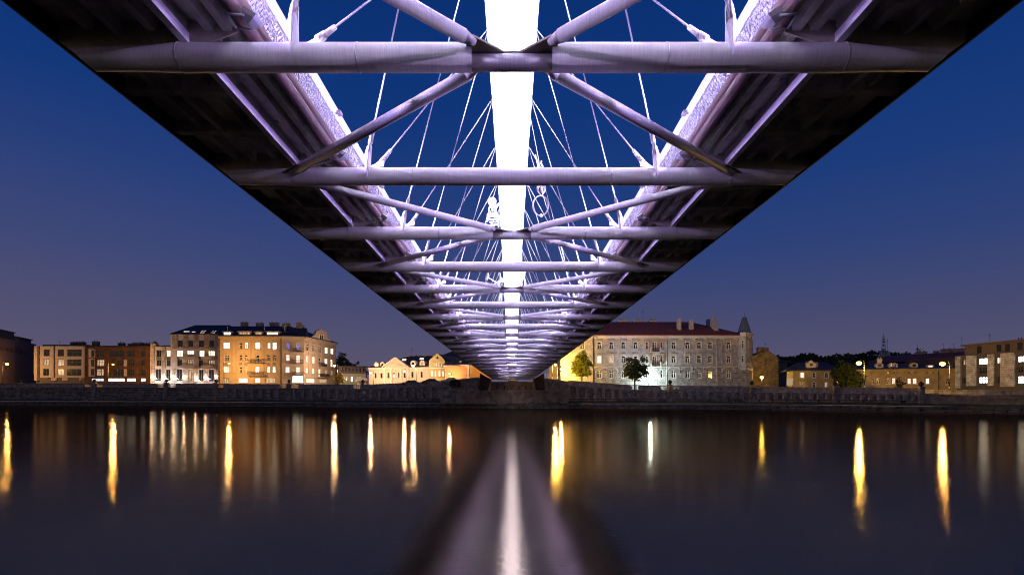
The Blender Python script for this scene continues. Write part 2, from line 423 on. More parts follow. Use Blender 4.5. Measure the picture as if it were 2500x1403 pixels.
# padlocks left on the mesh, far too many to count
random.seed(3)
mb = MB()
for s in (-1, 1):
    for j in range(5200):
        Y = 3 + (random.random() ** 1.4) * 60
        dens = .5 + .5 * math.sin(Y * 1.3) * math.sin(Y * .37 + s)
        if random.random() > .45 + .55 * dens: continue
        x = s * (Xs(Y) + XI - .01); z = Zb(Y) + .93 + random.random() ** 1.3 * .52
        ww = random.uniform(.014, .026)
        mb.box(x - s * .03 - .008, x - s * .03 + .008, Y - ww, Y + ww, z - ww, z + ww)
lockm = mat('padlock_metal', (.50, .44, .58), .35, .4, .3, 9, stain=(.26, .20, .38))
mb.build('padlocks', lockm, None, 'many small love padlocks clipped to the inner railing mesh', 'padlocks', kind='stuff')

# floodlights on brackets beside the crossbeams; each one is a real lamp turned up at the arch
def spot(name, loc, target, power, col, size, cone, blend, parent=None):
    l = bpy.data.lights.new(name, 'SPOT'); l.energy = power; l.color = col; l.shadow_soft_size = size
    l.spot_size = R(cone); l.spot_blend = blend
    o = bpy.data.objects.new(name, l); C.objects.link(o)
    d = Vector(target) - Vector(loc); o.rotation_euler = d.to_track_quat('-Z', 'Y').to_euler()
    if parent is not None: o.parent = parent; o.location = Vector(loc) - ORG[parent.as_pointer()]
    else: o.location = loc
    return o
FLOOD = 17000
WASH = 620
HEAD = 850
VIO = (.74, .66, 1.0)
lens_m = emis('flood_lens', (.8, .74, 1), 6)
for k in BK[1:-1]:
    Y = YB(k); kf = min(1, ((Za(Y) - Zb(Y)) / 7.8) ** 2 + .12) * (.75 if k > 9 else 1)
    for s in (-1, 1):
        x = Xs(Y) - 1.22; z = Zb(Y) + .46; c = Vector((s * x, Y - .30, z))
        aim = Vector((0, Y, Za(Y))) - c; a = aim.normalized()
        e = Vector((0, 1, 0)); g = a.cross(e).normalized()
        m = MB()
        def rr(h, q, u): return [tuple(c + a * h + e * (q * i) + g * (u * j)) for i, j in ((-1, -1), (1, -1), (1, 1), (-1, 1))]
        m.loft([rr(-.14, .06, .05), rr(-.04, .13, .11), rr(.04, .14, .12)])
        fl = m.build('floodlight', M['grey'], br)
        m = MB()
        m.tube(c - a * .1 + e * .17, Vector((s * (x + .35), Y - .13, z - .05)), .018, n=6); m.tube(c - a * .1 - e * .17, Vector((s * (x + .35), Y - .47, z - .05)), .018, n=6)
        m.tube(Vector((s * (x + .35), Y - .13, z - .05)), Vector((s * (x + .35), Y - .47, z - .05)), .02, n=6); m.build('bracket', M['grey'], fl)
        m = MB(); m.add(rr(.046, .12, .10), [(0, 1, 2, 3)]); m.build('lens', lens_m, fl)
        spot('flood_lamp', c + a * .10, (0, Y, Za(Y)), FLOOD * kf, (.84, .78, 1.0), .08, 58, .75, br)
        spot('wash_lamp', c + a * .10 + Vector((0, 0, .02)), (-s * 2, Y, z + 3.2), WASH * kf, (.50, .33, 1.0), .08, 175, 1.0, br)
        # small lamp head on the railing, turned down along the crossbeam
        hx = Xs(Y) + XI - .10; hz = Zb(Y) + 1.58; hc = Vector((s * hx, Y, hz))
        m = MB(); m.box(s * hx - .05, s * hx + .05, Y - .09, Y + .09, hz + .02, hz + .10); m.box(min(s * hx, s * (hx + .1)), max(s * hx, s * (hx + .1)), Y - .02, Y + .02, hz + .04, hz + .08); m.build('lamp_head', M['grey'], br)
        spot('head_lamp', hc - Vector((s * .05, 0, 0)), (-s * .8, Y, Zb(Y) + .1), HEAD * kf, (.72, .60, 1.0), .07, 104, 1.0, br)
# ------------------------------------------------------------------ river and far bank
TAB = [(-250, 163, 935), (0, 153, 935), (200, 149, 935), (530, 139, 936), (900, 127, 938), (1110, 119.5, 938), (1385, 116, 939), (1530, 115, 939), (1833, 107, 943), (2254, 91, 947), (2400, 84.5, 951.5), (2750, 72, 958)]
def lerp_tab(px):
    for a, b in zip(TAB[:-1], TAB[1:]):
        if px <= b[0]:
            t = (px - a[0]) / (b[0] - a[0]); break
    else: a, b, t = TAB[-2], TAB[-1], 1
    t = max(t, 0) if a is not TAB[0] else t
    return a[1] + t * (b[1] - a[1]), a[2] + t * (b[2] - a[2])
def wallpt(px, off=0.0, shoreward=False):
    Y, row = lerp_tab(px); X = (px - 1250) * Y / F
    return X, Y - off
def walltop(px):
    Y, row = lerp_tab(px); return (HZ - row) * Y / F
WATER = -3.0; BERM = -2.05
PXS = [-1300, -700, -250, 0, 200, 370, 530, 700, 900, 1000, 1110, 1250, 1385, 1530, 1680, 1833, 2040, 2254, 2400, 2750, 3400, 4300]

# water: a slow dark river, softly rippled
def water_mat():
    m = bpy.data.materials.new('river_water'); m.use_nodes = True
    nt = m.node_tree; N = nt.nodes; L = nt.links
    for n in list(N): N.remove(n)
    o = N.new('ShaderNodeOutputMaterial'); mix = N.new('ShaderNodeMixShader'); df = N.new('ShaderNodeBsdfDiffuse'); gl = N.new('ShaderNodeBsdfGlossy')
    df.inputs[0].default_value = (.03, .022, .014, 1)
    gl.inputs[0].default_value = (.84, .72, .54, 1); gl.inputs['Roughness'].default_value = .107; gl.distribution = 'BECKMANN'
    fr = N.new('ShaderNodeFresnel'); fr.inputs['IOR'].default_value = 1.2
    mu = N.new('ShaderNodeMath'); mu.operation = 'MULTIPLY'; mu.inputs[1].default_value = .245
    L.new(fr.outputs[0], mu.inputs[0]); L.new(mu.outputs[0], mix.inputs[0]); L.new(df.outputs[0], mix.inputs[1]); L.new(gl.outputs[0], mix.inputs[2]); L.new(mix.outputs[0], o.inputs[0])
    tc = N.new('ShaderNodeTexCoord'); mp = N.new('ShaderNodeMapping'); mp.inputs['Scale'].default_value = (1, 1.6, 1)
    no = N.new('ShaderNodeTexNoise'); no.inputs['Scale'].default_value = 5; no.inputs['Detail'].default_value = 5; no.inputs['Roughness'].default_value = .6
    bu = N.new('ShaderNodeBump'); bu.inputs['Strength'].default_value = .5; bu.inputs['Distance'].default_value = .008
    L.new(tc.outputs['Object'], mp.inputs[0]); L.new(mp.outputs[0], no.inputs['Vector']); L.new(no.outputs[0], bu.inputs['Height'])
    L.new(bu.outputs[0], gl.inputs['Normal'])
    return m
mb = MB()
front = [(-900, -60), (900, -60)]
sh = [(wallpt(p, 7.6)[0], wallpt(p, 7.6)[1]) for p in PXS]
vs = [(-900, -60, WATER), (-900, sh[0][1], WATER)] + [(x, y, WATER) for x, y in sh] + [(900, sh[-1][1], WATER), (900, -60, WATER)]
mb.add(vs, [tuple(range(len(vs)))])
mb.build('river', water_mat(), None, kind='structure')

M['stone'] = brickmat('quay_stone', (.22, .19, .15), (.14, .12, .10), (.06, .05, .04), rowh=.38, bw=.8, msize=.03, bump=.8)
M['wallstone'] = brickmat('rubble_wall', (.46, .36, .26), (.22, .175, .13), (.05, .045, .042), rowh=.42, bw=.75, msize=.035, bump=1.0)
M['render_old'] = mat('weathered_render', (.37, .29, .22), .9, 0, .3, 1.3, .5, 8, stain=(.06, .05, .042))
M['coping'] = mat('coping_stone', (.46, .40, .34), .85, 0, .25, 1.6, .3, 12, stain=(.13, .11, .09))
M['moss'] = mat('mossy_render', (.30, .245, .165), .95, 0, .3, .8, .5, 8, stain=(.09, .06, .05))
M['redbrick'] = brickmat('dark_red_brick', (.15, .07, .055), (.105, .05, .042), (.06, .045, .04), bump=.4)
M['grassbase'] = mat('mown_grass', (.075, .10, .03), .95, 0, .4, 4, .8, 40)
M['asphalt'] = mat('street_paving', (.07, .068, .065), .85, 0, .2, 1.5, .2, 30)

def strip(name, prof, m, px=PXS, **kw):
    """prof(px) -> list of (off from wall toward the water, z)"""
    mb = MB(); mb.loft([[(wallpt(p, o)[0], wallpt(p, o)[1], z) for o, z in prof(p)] for p in px], closed=False, caps=False)
    return mb.build(name, m, None, **kw)
strip('quay_edge', lambda p: [(7.6, WATER - .6), (7.5, BERM - .02), (6.9, BERM - .02), (6.9, BERM - .2)], M['stone'], kind='structure')
strip('grass_bank', lambda p: [(6.9, BERM), (3.0, BERM + .05), (1.2, BERM + .25), (-.2, BERM + .35)], M['grassbase'], kind='structure')
# street level behind the wall and the land beyond
def street(p):
    z = walltop(p) - 1.05
    if 1110 <= p <= 1385: z = 2.6
    return z
mb = MB(); rings = []
for p in PXS:
    X, Y = wallpt(p); z = street(p)
    rings.append([(X, Y + .2, z), (X, Y + 12, z), (X * 1.12, Y + 60, z), (X * 2.2, Y + 260, z + 2), (X * 6, Y + 1600, z + 8)])
mb.loft(rings, closed=False, caps=False); mb.build('street', M['asphalt'], None, kind='structure')
# grass blades along the berm
random.seed(11)
mb = MB()
for i in range(16000):
    p = random.uniform(-160, 2660); o = random.uniform(.2, 6.9) if random.random() < .6 else random.uniform(6.2, 7.0)
    X, Y = wallpt(p, o); z = BERM + .0 + (.3 if o < 1.2 else .03); h = random.uniform(.08, .24); a = random.uniform(0, 3.14); ww = .03
    dx, dy = math.cos(a) * ww, math.sin(a) * ww
    mb.add([(X - dx, Y - dy, z), (X + dx, Y + dy, z), (X + random.uniform(-.05, .05), Y + random.uniform(-.05, .05), z + h)], [(0, 1, 2)])
mb.build('grass', mat('grass_blades', (.085, .11, .03), .8, 0, .4, 1.0), None, 'short dark grass along the top of the low quay', 'grass', kind='stuff', fixn=False)

def seg(pa, pb, za, zb):
    pass
BAL = [(27, 45), (57, 75), (208, 222), (238, 252), (385, 400), (412, 430), (534, 548), (683, 700), (712, 730), (862, 880), (1540, 1560), (1612, 1630), (1640, 1660), (1815, 1830), (1842, 1860), (2017, 2035), (2045, 2063), (2222, 2243)]
PIER = [48, 230, 406, 528, 706, 886, 1636, 1836, 2040, 2249]
M['bush'] = mat('clipped_bush', (.03, .04, .02), .9, 0, .3, 3)
def wallrun(name, label, p0, p1, body, niches, ztop=None, bals=True):
    """one retaining wall: stone body, cornice, parapet with baluster gaps, pilasters"""
    zt = ztop or walltop
    root = empty(name, (*wallpt((p0 + p1) / 2), BERM), label, 'wall')
    ps = sorted(set([p0, p1] + [p for p in PXS if p0 < p < p1] + [p0 + (p1 - p0) * i / 24 for i in range(25)]))
    def sw(nm, prof, m, par=root):
        mb = MB(); mb.loft([[(wallpt(p, o)[0], wallpt(p, o)[1], z) for o, z in prof(p)] for p in ps], closed=True)
        return mb.build(nm, m, par)
    bt = lambda p: min(walltop(p), zt(p))
    sw('wall', lambda p: [(0.15, BERM - .1), (0, zt(p) - 1.25), (-.8, zt(p) - 1.25), (-.8, BERM - .1)], body)
    sw('plinth', lambda p: [(.35, BERM - .1), (.32, BERM + .9), (.05, BERM + 1.0), (.05, BERM - .1)], M['wallstone'])
    sw('cornice', lambda p: [(.32, zt(p) - 1.15), (.32, zt(p) - .98), (-.6, zt(p) - .98), (-.6, zt(p) - 1.25), (.05, zt(p) - 1.25)], M['coping'])
    sw('coping', lambda p: [(.20, zt(p) - .14), (.20, zt(p)), (-.36, zt(p)), (-.36, zt(p) - .14)], M['coping'])
    # parapet pieces between the baluster gaps
    gaps = [g for g in BAL if g[0] >= p0 and g[1] <= p1] if bals else []
    cur = p0
    for g in gaps + [(p1, p1)]:
        if g[0] - cur > 3:
            qs = [cur + (g[0] - cur) * i / 6 for i in range(7)]
            mb = MB(); mb.loft([[(wallpt(p, o)[0], wallpt(p, o)[1], z) for o, z in ((.05, zt(p) - .98), (.05, zt(p) - .14), (-.2, zt(p) - .14), (-.2, zt(p) - .98))] for p in qs])
            mb.build('parapet', M['coping'], root)
        if g[1] > g[0]:
            n = 6
            for i in range(n):
                mb = MB(); p = g[0] + (g[1] - g[0]) * (i + .5) / n; X, Y = wallpt(p, -.08); z = zt(p)
                mb.tube((X, Y, z - .98), (X, Y, z - .62), .06, .105, n=8); mb.tube((X, Y, z - .62), (X, Y, z - .14), .105, .05, n=8)
                mb.build('baluster', M['coping'], root)
        cur = g[1]
    for p in PIER:
        if p0 - 2 <= p <= p1 + 2 and bals:
            X, Y = wallpt(p, -.05); z = zt(p)
            mb = MB(); mb.box(X - .42, X + .42, Y - .42, Y + .3, z - 1.1, z + .12); mb.box(X - .5, X + .5, Y - .5, Y + .38, z + .12, z + .24)
            mb.box(X - .62, X + .62, Y - .5, Y - .1, BERM + .3, z - 1.12)
            pr = mb.build('pier', M['render_old'], root)
            u = empty('stone_urn', (X, Y - .05, z + .24))
            tag(u, f"dark bulbous stone urn on the wall pier {URN[p]}", 'urn', 'stone urns along the embankment wall')
            mb = MB(); mb.tube((X, Y, z + .24), (X, Y, z + .34), .28, .16, n=10); mb.ball((X, Y, z + .72), .46, 12, 8, .85); mb.build('bowl', M['fasciadark'], u)
            mb = MB(); mb.tube((X, Y, z + 1.08), (X, Y, z + 1.2), .2, .05, n=8); mb.build('lid', M['fasciadark'], u)
    if niches:
        L_ = p1 - p0; n = max(1, round(L_ / 21.0))
        for i in range(n + 1):
            p = p0 + 3 + (L_ - 6) * i / n
            X, Y = wallpt(p, .18); z = zt(p)
            if any(abs(p - q) < 9 for q in PIER): continue
            mb = MB(); mb.box(X - .30, X + .30, Y - .22, Y + .3, BERM + .9, z - 1.3); mb.box(X - .42, X + .42, Y - .30, Y + .3, z - 1.55, z - 1.24); mb.box(X - .38, X + .38, Y - .28, Y + .3, BERM + .9, BERM + 1.15)
            mb.build('pilaster', M['coping'], root)
            if i < n:
                q = p + (L_ - 6) / n * .5; X2, Y2 = wallpt(q, .02); w2 = (L_ - 6) / n * Y / F / 2 - .42
                if any(abs(q - r_) < 12 for r_ in PIER): continue
                mb = MB(); pts = [(-w2, BERM + 1.15), (w2, BERM + 1.15), (w2, z - 2.0)] + [(w2 * math.cos(t), z - 2.0 + .38 * math.sin(t)) for t in (.5, 1.0, 1.57, 2.14, 2.64)] + [(-w2, z - 2.0)]
                # sunk panel: raised frame round a recess
                inner = [(a * .8, BERM + 1.15 + (zz - BERM - 1.15) * .88) for a, zz in pts]
                k_ = len(pts); vs = [(X2 + a, Y2 - .06, zz) for a, zz in pts] + [(X2 + a, Y2 - .14, zz) for a, zz in pts] + [(X2 + a, Y2 - .14, zz) for a, zz in inner] + [(X2 + a, Y2 + .02, zz) for a, zz in inner]
                fs = []
                for r0 in range(3): fs += [(r0 * k_ + j, r0 * k_ + (j + 1) % k_, (r0 + 1) * k_ + (j + 1) % k_, (r0 + 1) * k_ + j) for j in range(k_)]
                mb.add(vs, fs); mb.build('arched_panel', M['render_old'], root)
    return root
URN = {48: 'at the far left', 230: 'in front of the brown brick flats', 406: 'in front of the low stone wing', 528: 'left of the ochre tenement', 706: 'in front of the ochre tenement corner', 886: 'left of the cream pedimented house',
       1636: 'in front of the white lit doorway', 1836: 'below the corner turret', 2040: 'right of the small yellow house', 2249: 'where the right wall ends'}
wallrun('embankment_wall', 'long rough rubble stone embankment wall left of the niches, with a balustrade', -700, 529, M['wallstone'], False)
wallrun('embankment_wall', 'grey embankment wall with shallow arched niches left of the bridge', 530.5, 1075, M['render_old'], True, ztop=lambda p: walltop(p) + max(0, (p - 890) / 185.) * .75)
wallrun('embankment_wall', 'grey embankment wall with pilasters and niches right of the bridge', 1386, 2254, M['render_old'], True, ztop=lambda p: walltop(p) + max(0, (1530 - p) / 145.) * 1.0)

# right hand end: a ramp wall falls away in front of a second balustraded wall
root = empty('ramp_wall', (*wallpt(2400), BERM), 'plain brown ramp wall sloping down at the far right', 'wall')
ps = [2256 + 34 * i for i in range(15)]
mb = MB(); zr = lambda p: XZ(p, 961 + (p - 2256) * .052, lerp_tab(p)[0])[1]
mb.loft([[(wallpt(p, o)[0], wallpt(p, o)[1], z) for o, z in ((.1, BERM - .1), (0, zr(p)), (-.6, zr(p)), (-.6, BERM - .1))] for p in ps]); mb.build('wall', M['moss'], root)
mb = MB(); mb.loft([[(wallpt(p, o)[0], wallpt(p, o)[1], z) for o, z in ((.12, zr(p) + .002), (.12, zr(p) + .12), (-.7, zr(p) + .12), (-.7, zr(p) + .002))] for p in ps]); mb.build('coping', M['coping'], root)
root = empty('balustrade', (*wallpt(2400, -5), 0), 'upper stone balustrade behind the ramp at the far right', 'balustrade')
zr2 = lambda p: XZ(p, 951 + (p - 2256) * .006, lerp_tab(p)[0] + 6)[1]
def up(p, o): Y = lerp_tab(p)[0] + 6 - o; return ((p - 1250) * (lerp_tab(p)[0] + 6) / F, Y)
mb = MB(); mb.loft([[(*up(p, o), z) for o, z in ((.1, BERM), (0, zr2(p) - .75), (-.5, zr2(p) - .75), (-.5, BERM))] for p in ps]); mb.build('wall', M['wallstone'], root)
mb = MB(); mb.loft([[(*up(p, o), z) for o, z in ((.2, zr2(p) - .12), (.2, zr2(p)), (-.2, zr2(p)), (-.2, zr2(p) - .12))] for p in ps]); mb.build('coping', M['coping'], root)
cur = 2256
for g in [(2276, 2293), (2440, 2455), (2740, 2740)]:
    qs = [cur + (g[0] - cur) * i / 4 for i in range(5)]
    mb = MB(); mb.loft([[(*up(p, o), z) for o, z in ((.06, zr2(p) - .74), (.06, zr2(p) - .12), (-.1, zr2(p) - .12), (-.1, zr2(p) - .74))] for p in qs]); mb.build('parapet', M['coping'], root)
    if g[1] > g[0]:
        for i in range(6):
            mb = MB(); p = g[0] + (g[1] - g[0]) * (i + .5) / 6; X, Y = up(p, 0); mb.tube((X, Y, zr2(p) - .75), (X, Y, zr2(p) - .12), .08, .05, n=8)
            mb.build('baluster', M['coping'], root)
    cur = g[1]

# ------------------------------------------------------------------ abutment under the far end of the bridge
ab = empty('bridge_abutment', (0, 112, BERM), 'dark brick and stone abutment carrying the far end of the footbridge', 'abutment')
YA = 111.0
def ax_(px): return (px - 1250) * YA / F
def az(r): return (HZ - r) * YA / F
mb = MB(); mb.box(ax_(1113), ax_(1385), YA - .6, YA + 6, BERM - .1, az(954)); mb.build('plinth', M['moss'], ab)
mb = MB(); mb.box(ax_(1111), ax_(1387), YA - .72, YA + 6, az(954) + .002, az(952.5)); mb.build('string_course', M['coping'], ab)
fr = ((0, YA), (1, 0), (0, -1))
mb = MB(); mb.box(ax_(1196), ax_(1304), YA + 1.6, YA + 5, az(952.5) + .002, az(932)); mb.build('bearing_wall', M['moss'], ab)
mb = MB(); mb.box(ax_(1240), ax_(1262), YA + .2, YA + 1.6, az(952.5) + .004, az(929)); mb.build('central_pier', M['moss'], ab)
for c in (1213, 1231, 1267, 1284): mb = MB(); mb.box(ax_(c) - .12, ax_(c) + .12, YA + 1.5, YA + 1.61, az(950), az(941)); mb.build('drain_slot', M['darkmetal'], ab)
for s in (-1, 1):
    P = lambda px: s * abs(ax_(px))
    mb = MB(); pts = [(P(1170), az(952.3)), (P(1192), az(952.3)), (P(1199), az(926)), (P(1172), az(911))]
    mb.opoly(fr, pts, -3, .25); mb.build('brick_wing', M['redbrick'], ab)
    mb = MB(); mb.opoly(fr, [(P(1192), az(952.3)), (P(1195), az(952.3)), (P(1201), az(926)), (P(1199), az(925)), (P(1172), az(910)), (P(1172), az(911.3)), (P(1198), az(926.3))], .26, .34); mb.build('wing_coping', M['coping'], ab)
# stone bastions either side of the abutment, rising to the bridge deck
for s, a, b_, ra, rb_, lab in ((-1, 1075, 1170, 929, 920, 'dark stone bastion stepping up to the bridge on its left'), (1, 1330, 1388, 922, 930, 'dark stone bastion stepping down from the bridge on its right')):
    rt = empty('stone_bastion', ((ax_(a) + ax_(b_)) / 2, YA, BERM), lab, 'bastion')
    mb = MB(); n = 8; prs = []
    for i in range(n + 1):
        p = a + (b_ - a) * i / n; z = az(ra + (rb_ - ra) * i / n); x = ax_(p)
        prs.append([(x, YA + .3, BERM - .1), (x, YA + .3, z - .3), (x, YA + 7, z - .3), (x, YA + 7, BERM - .1)])
    mb.loft(prs); mb.build('wall', M['render_old'], rt)
    mb = MB(); mb.loft([[(r[0][0], YA + .15, r[1][2] + .002), (r[0][0], YA + .15, r[1][2] + .3), (r[0][0], YA + .8, r[1][2] + .3), (r[0][0], YA + .8, r[1][2] + .002)] for r in prs]); mb.build('coping', M['coping'], rt)
# ------------------------------------------------------------------ far bank buildings: tools
CR = {1: (0, 750, 5.612), 2: (400, 750, 5.435), 3: (820, 820, 5.952), 4: (1230, 820, 7.015), 5: (1380, 750, 5.0), 6: (1820, 800, 6.376), 7: (2160, 800, 6.376), 8: (360, 780, 8.255)}
def cv(c, x, y): a = CR[c]; return a[0] + x / a[2], a[1] + y / a[2]
GLASS = bpy.data.materials.new('dark_glass'); GLASS.use_nodes = True
_b = GLASS.node_tree.nodes['Principled BSDF']; _b.inputs['Base Color'].default_value = (.012, .014, .018, 1); _b.inputs['Roughness'].default_value = .12; _b.inputs['Specular IOR Level'].default_value = .6
PANE = {'D': GLASS,
        'L': emis('lit_window_warm', (1.0, .80, .56), 3.2, .5), 'W': emis('lit_window_white', (1.0, .93, .86), 7.5, .25),
        'l': emis('lit_window_dim', (1.0, .66, .40), .8, .7), 'B': emis('lit_window_blue', (.22, .2, 1.0), 1.1, .5),
        'C': emis('lit_window_cyan', (.60, .85, 1.0), 2.2, .6), 'P': emis('lit_window_pink', (1.0, .70, .58), 2.4, .5)}
M['frame_w'] = mat('white_window_frame', (.70, .68, .66), .5, 0, .05)
M['frame_d'] = mat('dark_window_frame', (.06, .055, .055), .5, 0, .05)
M['slate'] = mat('slate_roof', (.035, .037, .045), .6, 0, .2, 1.5, .3, 8, spec=.3)
M['tile'] = mat('red_tile_roof', (.27, .075, .055), .7, 0, .2, 2, .4, 10, spec=.3)
M['chim'] = mat('chimney_render', (.30, .25, .22), .9, 0, .25, 2, stain=(.12, .09, .08))
M['iron'] = mat('balcony_iron', (.03, .025, .025), .6, .3, .1)

class Face:
    """a facade plane from pixel px0 at depth Y0 to px1 at depth Y1"""
    def __init__(s, px0, Y0, px1, Y1):
        s.P0 = Vector(((px0 - 1250) * Y0 / F, Y0)); P1 = Vector(((px1 - 1250) * Y1 / F, Y1))
        s.L = (P1 - s.P0).length; s.u = (P1 - s.P0).normalized(); s.P1 = P1
        n = Vector((s.u.y, -s.u.x)); s.n = n if n.dot(-s.P0) > 0 else -n
        s.fr = (s.P0, s.u, s.n)
    def a(s, px):
        d = (px - 1250) / F; D = s.u
        return (d * s.P0.y - s.P0.x) / (D.x - d * D.y)
    def Y(s, px): return s.P0.y + s.u.y * s.a(px)
    def z(s, px, row): return (HZ - row) * s.Y(px) / F
    def rect(s, c, x0, y0, x1, y1):
        p0, r0 = cv(c, x0, y0); p1, r1 = cv(c, x1, y1); pm = (p0 + p1) / 2
        return s.a(p0), s.a(p1), s.z(pm, r1), s.z(pm, r0)
    def pt(s, c, x, y):
        p, r = cv(c, x, y); return s.a(p), s.z(p, r)
    def world(s, a, d, z): return Vector((s.P0.x + s.u.x * a + s.n.x * d, s.P0.y + s.u.y * a + s.n.y * d, z))

def facade(root, f, z0, z1, wins, wmat, fmat=None, D=12, trim=None, rev=.18, name='wall', cut=None):
    """wall with real openings; wins: (a0,a1,z0,z1,kind[,style]); style: x cross, t transom, v mullion, n none, o arched"""
    fmat = fmat or M['frame_w']
    As = sorted(set([0.0, f.L] + [w[0] for w in wins] + [w[1] for w in wins])); As = [a for a in As if -1e-6 <= a <= f.L + 1e-6]
    Zs = sorted(set([z0, z1] + [w[2] for w in wins] + [w[3] for w in wins])); Zs = [z for z in Zs if z0 - 1e-6 <= z <= z1 + 1e-6]
    mb = MB(); P = lambda a, d, z: f.world(a, d, z)
    for i in range(len(As) - 1):
        for j in range(len(Zs) - 1):
            am, zm = (As[i] + As[i + 1]) / 2, (Zs[j] + Zs[j + 1]) / 2
            if any(w[0] < am < w[1] and w[2] < zm < w[3] for w in wins): continue
            mb.add([P(As[i], 0, Zs[j]), P(As[i + 1], 0, Zs[j]), P(As[i + 1], 0, Zs[j + 1]), P(As[i], 0, Zs[j + 1])], [(0, 1, 2, 3)])
    for w in wins:
        a0, a1, b0, b1 = w[:4]
        b0 = max(b0, z0)
        for q in ((a0, b0, a0, b1), (a1, b0, a1, b1), (a0, b0, a1, b0), (a0, b1, a1, b1)):
            mb.add([P(q[0], 0, q[1]), P(q[2], 0, q[3]), P(q[2], -rev, q[3]), P(q[0], -rev, q[1])], [(0, 1, 2, 3)])
    e = rev + .04
    for a in (0, f.L): mb.add([P(a, 0, z0), P(a, 0, z1), P(a, -e, z1), P(a, -e, z0)], [(0, 1, 2, 3)])
    mb.add([P(0, 0, z1), P(f.L, 0, z1), P(f.L, -e, z1), P(0, -e, z1)], [(0, 1, 2, 3)])
    mb.obox(f.fr, 0, f.L, -D, -e, z0, z1)
    wall = mb.build(name, wmat, root, fixn=False)
    for w in wins: window(root, f, w, fmat, rev, trim, max(w[2], z0), wmat)
    return wall

def window(root, f, w, fmat, rev, trim, b0, wmat):
    a0, a1, _, b1, kind = w[:5]; st = w[5] if len(w) > 5 else 'x'
    W_, H_ = a1 - a0, b1 - b0; t = min(.13, W_ * .13)
    m = MB(); d0, d1 = -rev + .02, -rev + .09
    m.obox(f.fr, a0, a0 + t, d0, d1, b0, b1); m.obox(f.fr, a1 - t, a1, d0, d1, b0, b1)
    m.obox(f.fr, a0 + t, a1 - t, d0, d1, b0, b0 + t); m.obox(f.fr, a0 + t, a1 - t, d0, d1, b1 - t, b1)
    zt = b0 + H_ * .64
    if st in 'xto': m.obox(f.fr, a0 + t, a1 - t, d0, d1 - .01, zt - t * .5, zt + t * .5)
    if st in 'xvo':
        am = (a0 + a1) / 2; m.obox(f.fr, am - t * .5, am + t * .5, d0, d1 - .013, b0 + t, (zt - t * .5) if st == 'x' and H_ > W_ * 1.3 else b1 - t)
    if st == '3':
        for q in (1 / 3., 2 / 3.):
            am = a0 + W_ * q; m.obox(f.fr, am - t * .5, am + t * .5, d0, d1 - .013, b0 + t, b1 - t)
        m.obox(f.fr, a0 + t, a1 - t, d0, d1 - .016, zt - t * .4, zt + t * .4)
    wn = m.build('window', fmat, root)
    m = MB(); m.add([f.world(a0, -rev + .03, b0), f.world(a1, -rev + .03, b0), f.world(a1, -rev + .03, b1), f.world(a0, -rev + .03, b1)], [(0, 1, 2, 3)])
    pane = m.build('pane', PANE[kind], wn, fixn=False)
    if st == 'o':
        m = MB(); am = (a0 + a1) / 2; h = W_ / 2
        for s in (-1, 1):
            pts = [(am + s * h, b1), (am + s * h, b1 - h)] + [(am + s * h * math.cos(q), b1 - h + h * math.sin(q)) for q in (.3, .6, .9, 1.2, 1.5)] + [(am, b1)]
            m.opoly(f.fr, pts, -rev + .1, -.002)
        m.build('arch_infill', wmat, wn)
    if trim:
        m = MB(); k = trim[1]; tm = trim[0]
        if 's' in k: m.obox(f.fr, a0 - .14, a1 + .14, .0, .14, b0 - .16, b0 - .002)
        if 'h' in k: m.obox(f.fr, a0 - .25, a1 + .25, .0, .22, b1 + .30, b1 + .44)
        if 'c' in k:
            c = .16; m.obox(f.fr, a0 - c, a0 - .002, .0, .06, b0, b1 + c); m.obox(f.fr, a1 + .002, a1 + c, .0, .06, b0, b1 + c); m.obox(f.fr, a0, a1, .0, .058, b1 + .002, b1 + c)
        if 'p' in k:
            am = (a0 + a1) / 2; m.opoly(f.fr, [(a0 - .25, b1 + .44), (a1 + .25, b1 + .44), (am, b1 + .85)], .0, .18)
        if m.v: m.build('surround', tm, wn)
    return wn

def roofz(f, row, px, back):  # height of something seen at this row, 'back' metres behind the facade
    return (HZ - row) * (f.Y(px) + back) / F
def hip(root, f, a0, a1, D, ze, zr, h0, h1, m, over=.35, ridge=.5, name='roof', th=.22):
    P = lambda a, d, z: f.world(a, d, z)
    rd = -D * ridge
    b = [P(a0 - over, over, ze), P(a1 + over, over, ze), P(a1 + over, -D - over, ze), P(a0 - over, -D - over, ze)]
    t = [p + Vector((0, 0, th)) for p in b]; r = [P(a0 + h0, rd, zr), P(a1 - h1, rd, zr)]
    mb = MB(); mb.add(b + t + r, [(0, 3, 2, 1), (0, 1, 5, 4), (1, 2, 6, 5), (2, 3, 7, 6), (3, 0, 4, 7), (4, 5, 9, 8), (6, 7, 8, 9), (5, 6, 9), (7, 4, 8)])
    return mb.build(name, m, root)
def chimney(root, f, a, d, z0, z1, w=.9, t=.6, m=None, pots=True, par=None):
    mb = MB(); mb.obox(f.fr, a - w / 2, a + w / 2, d - t / 2, d + t / 2, z0, z1); mb.obox(f.fr, a - w / 2 - .08, a + w / 2 + .08, d - t / 2 - .08, d + t / 2 + .08, z1 + .002, z1 + .16)
    if pots:
        for q in (-.25, .25):
            c = f.world(a + q * w, d, z1 + .16); mb.tube(c, c + Vector((0, 0, .4)), .1, .08, n=6)
    return mb.build('chimney', m or M['chim'], par or root)
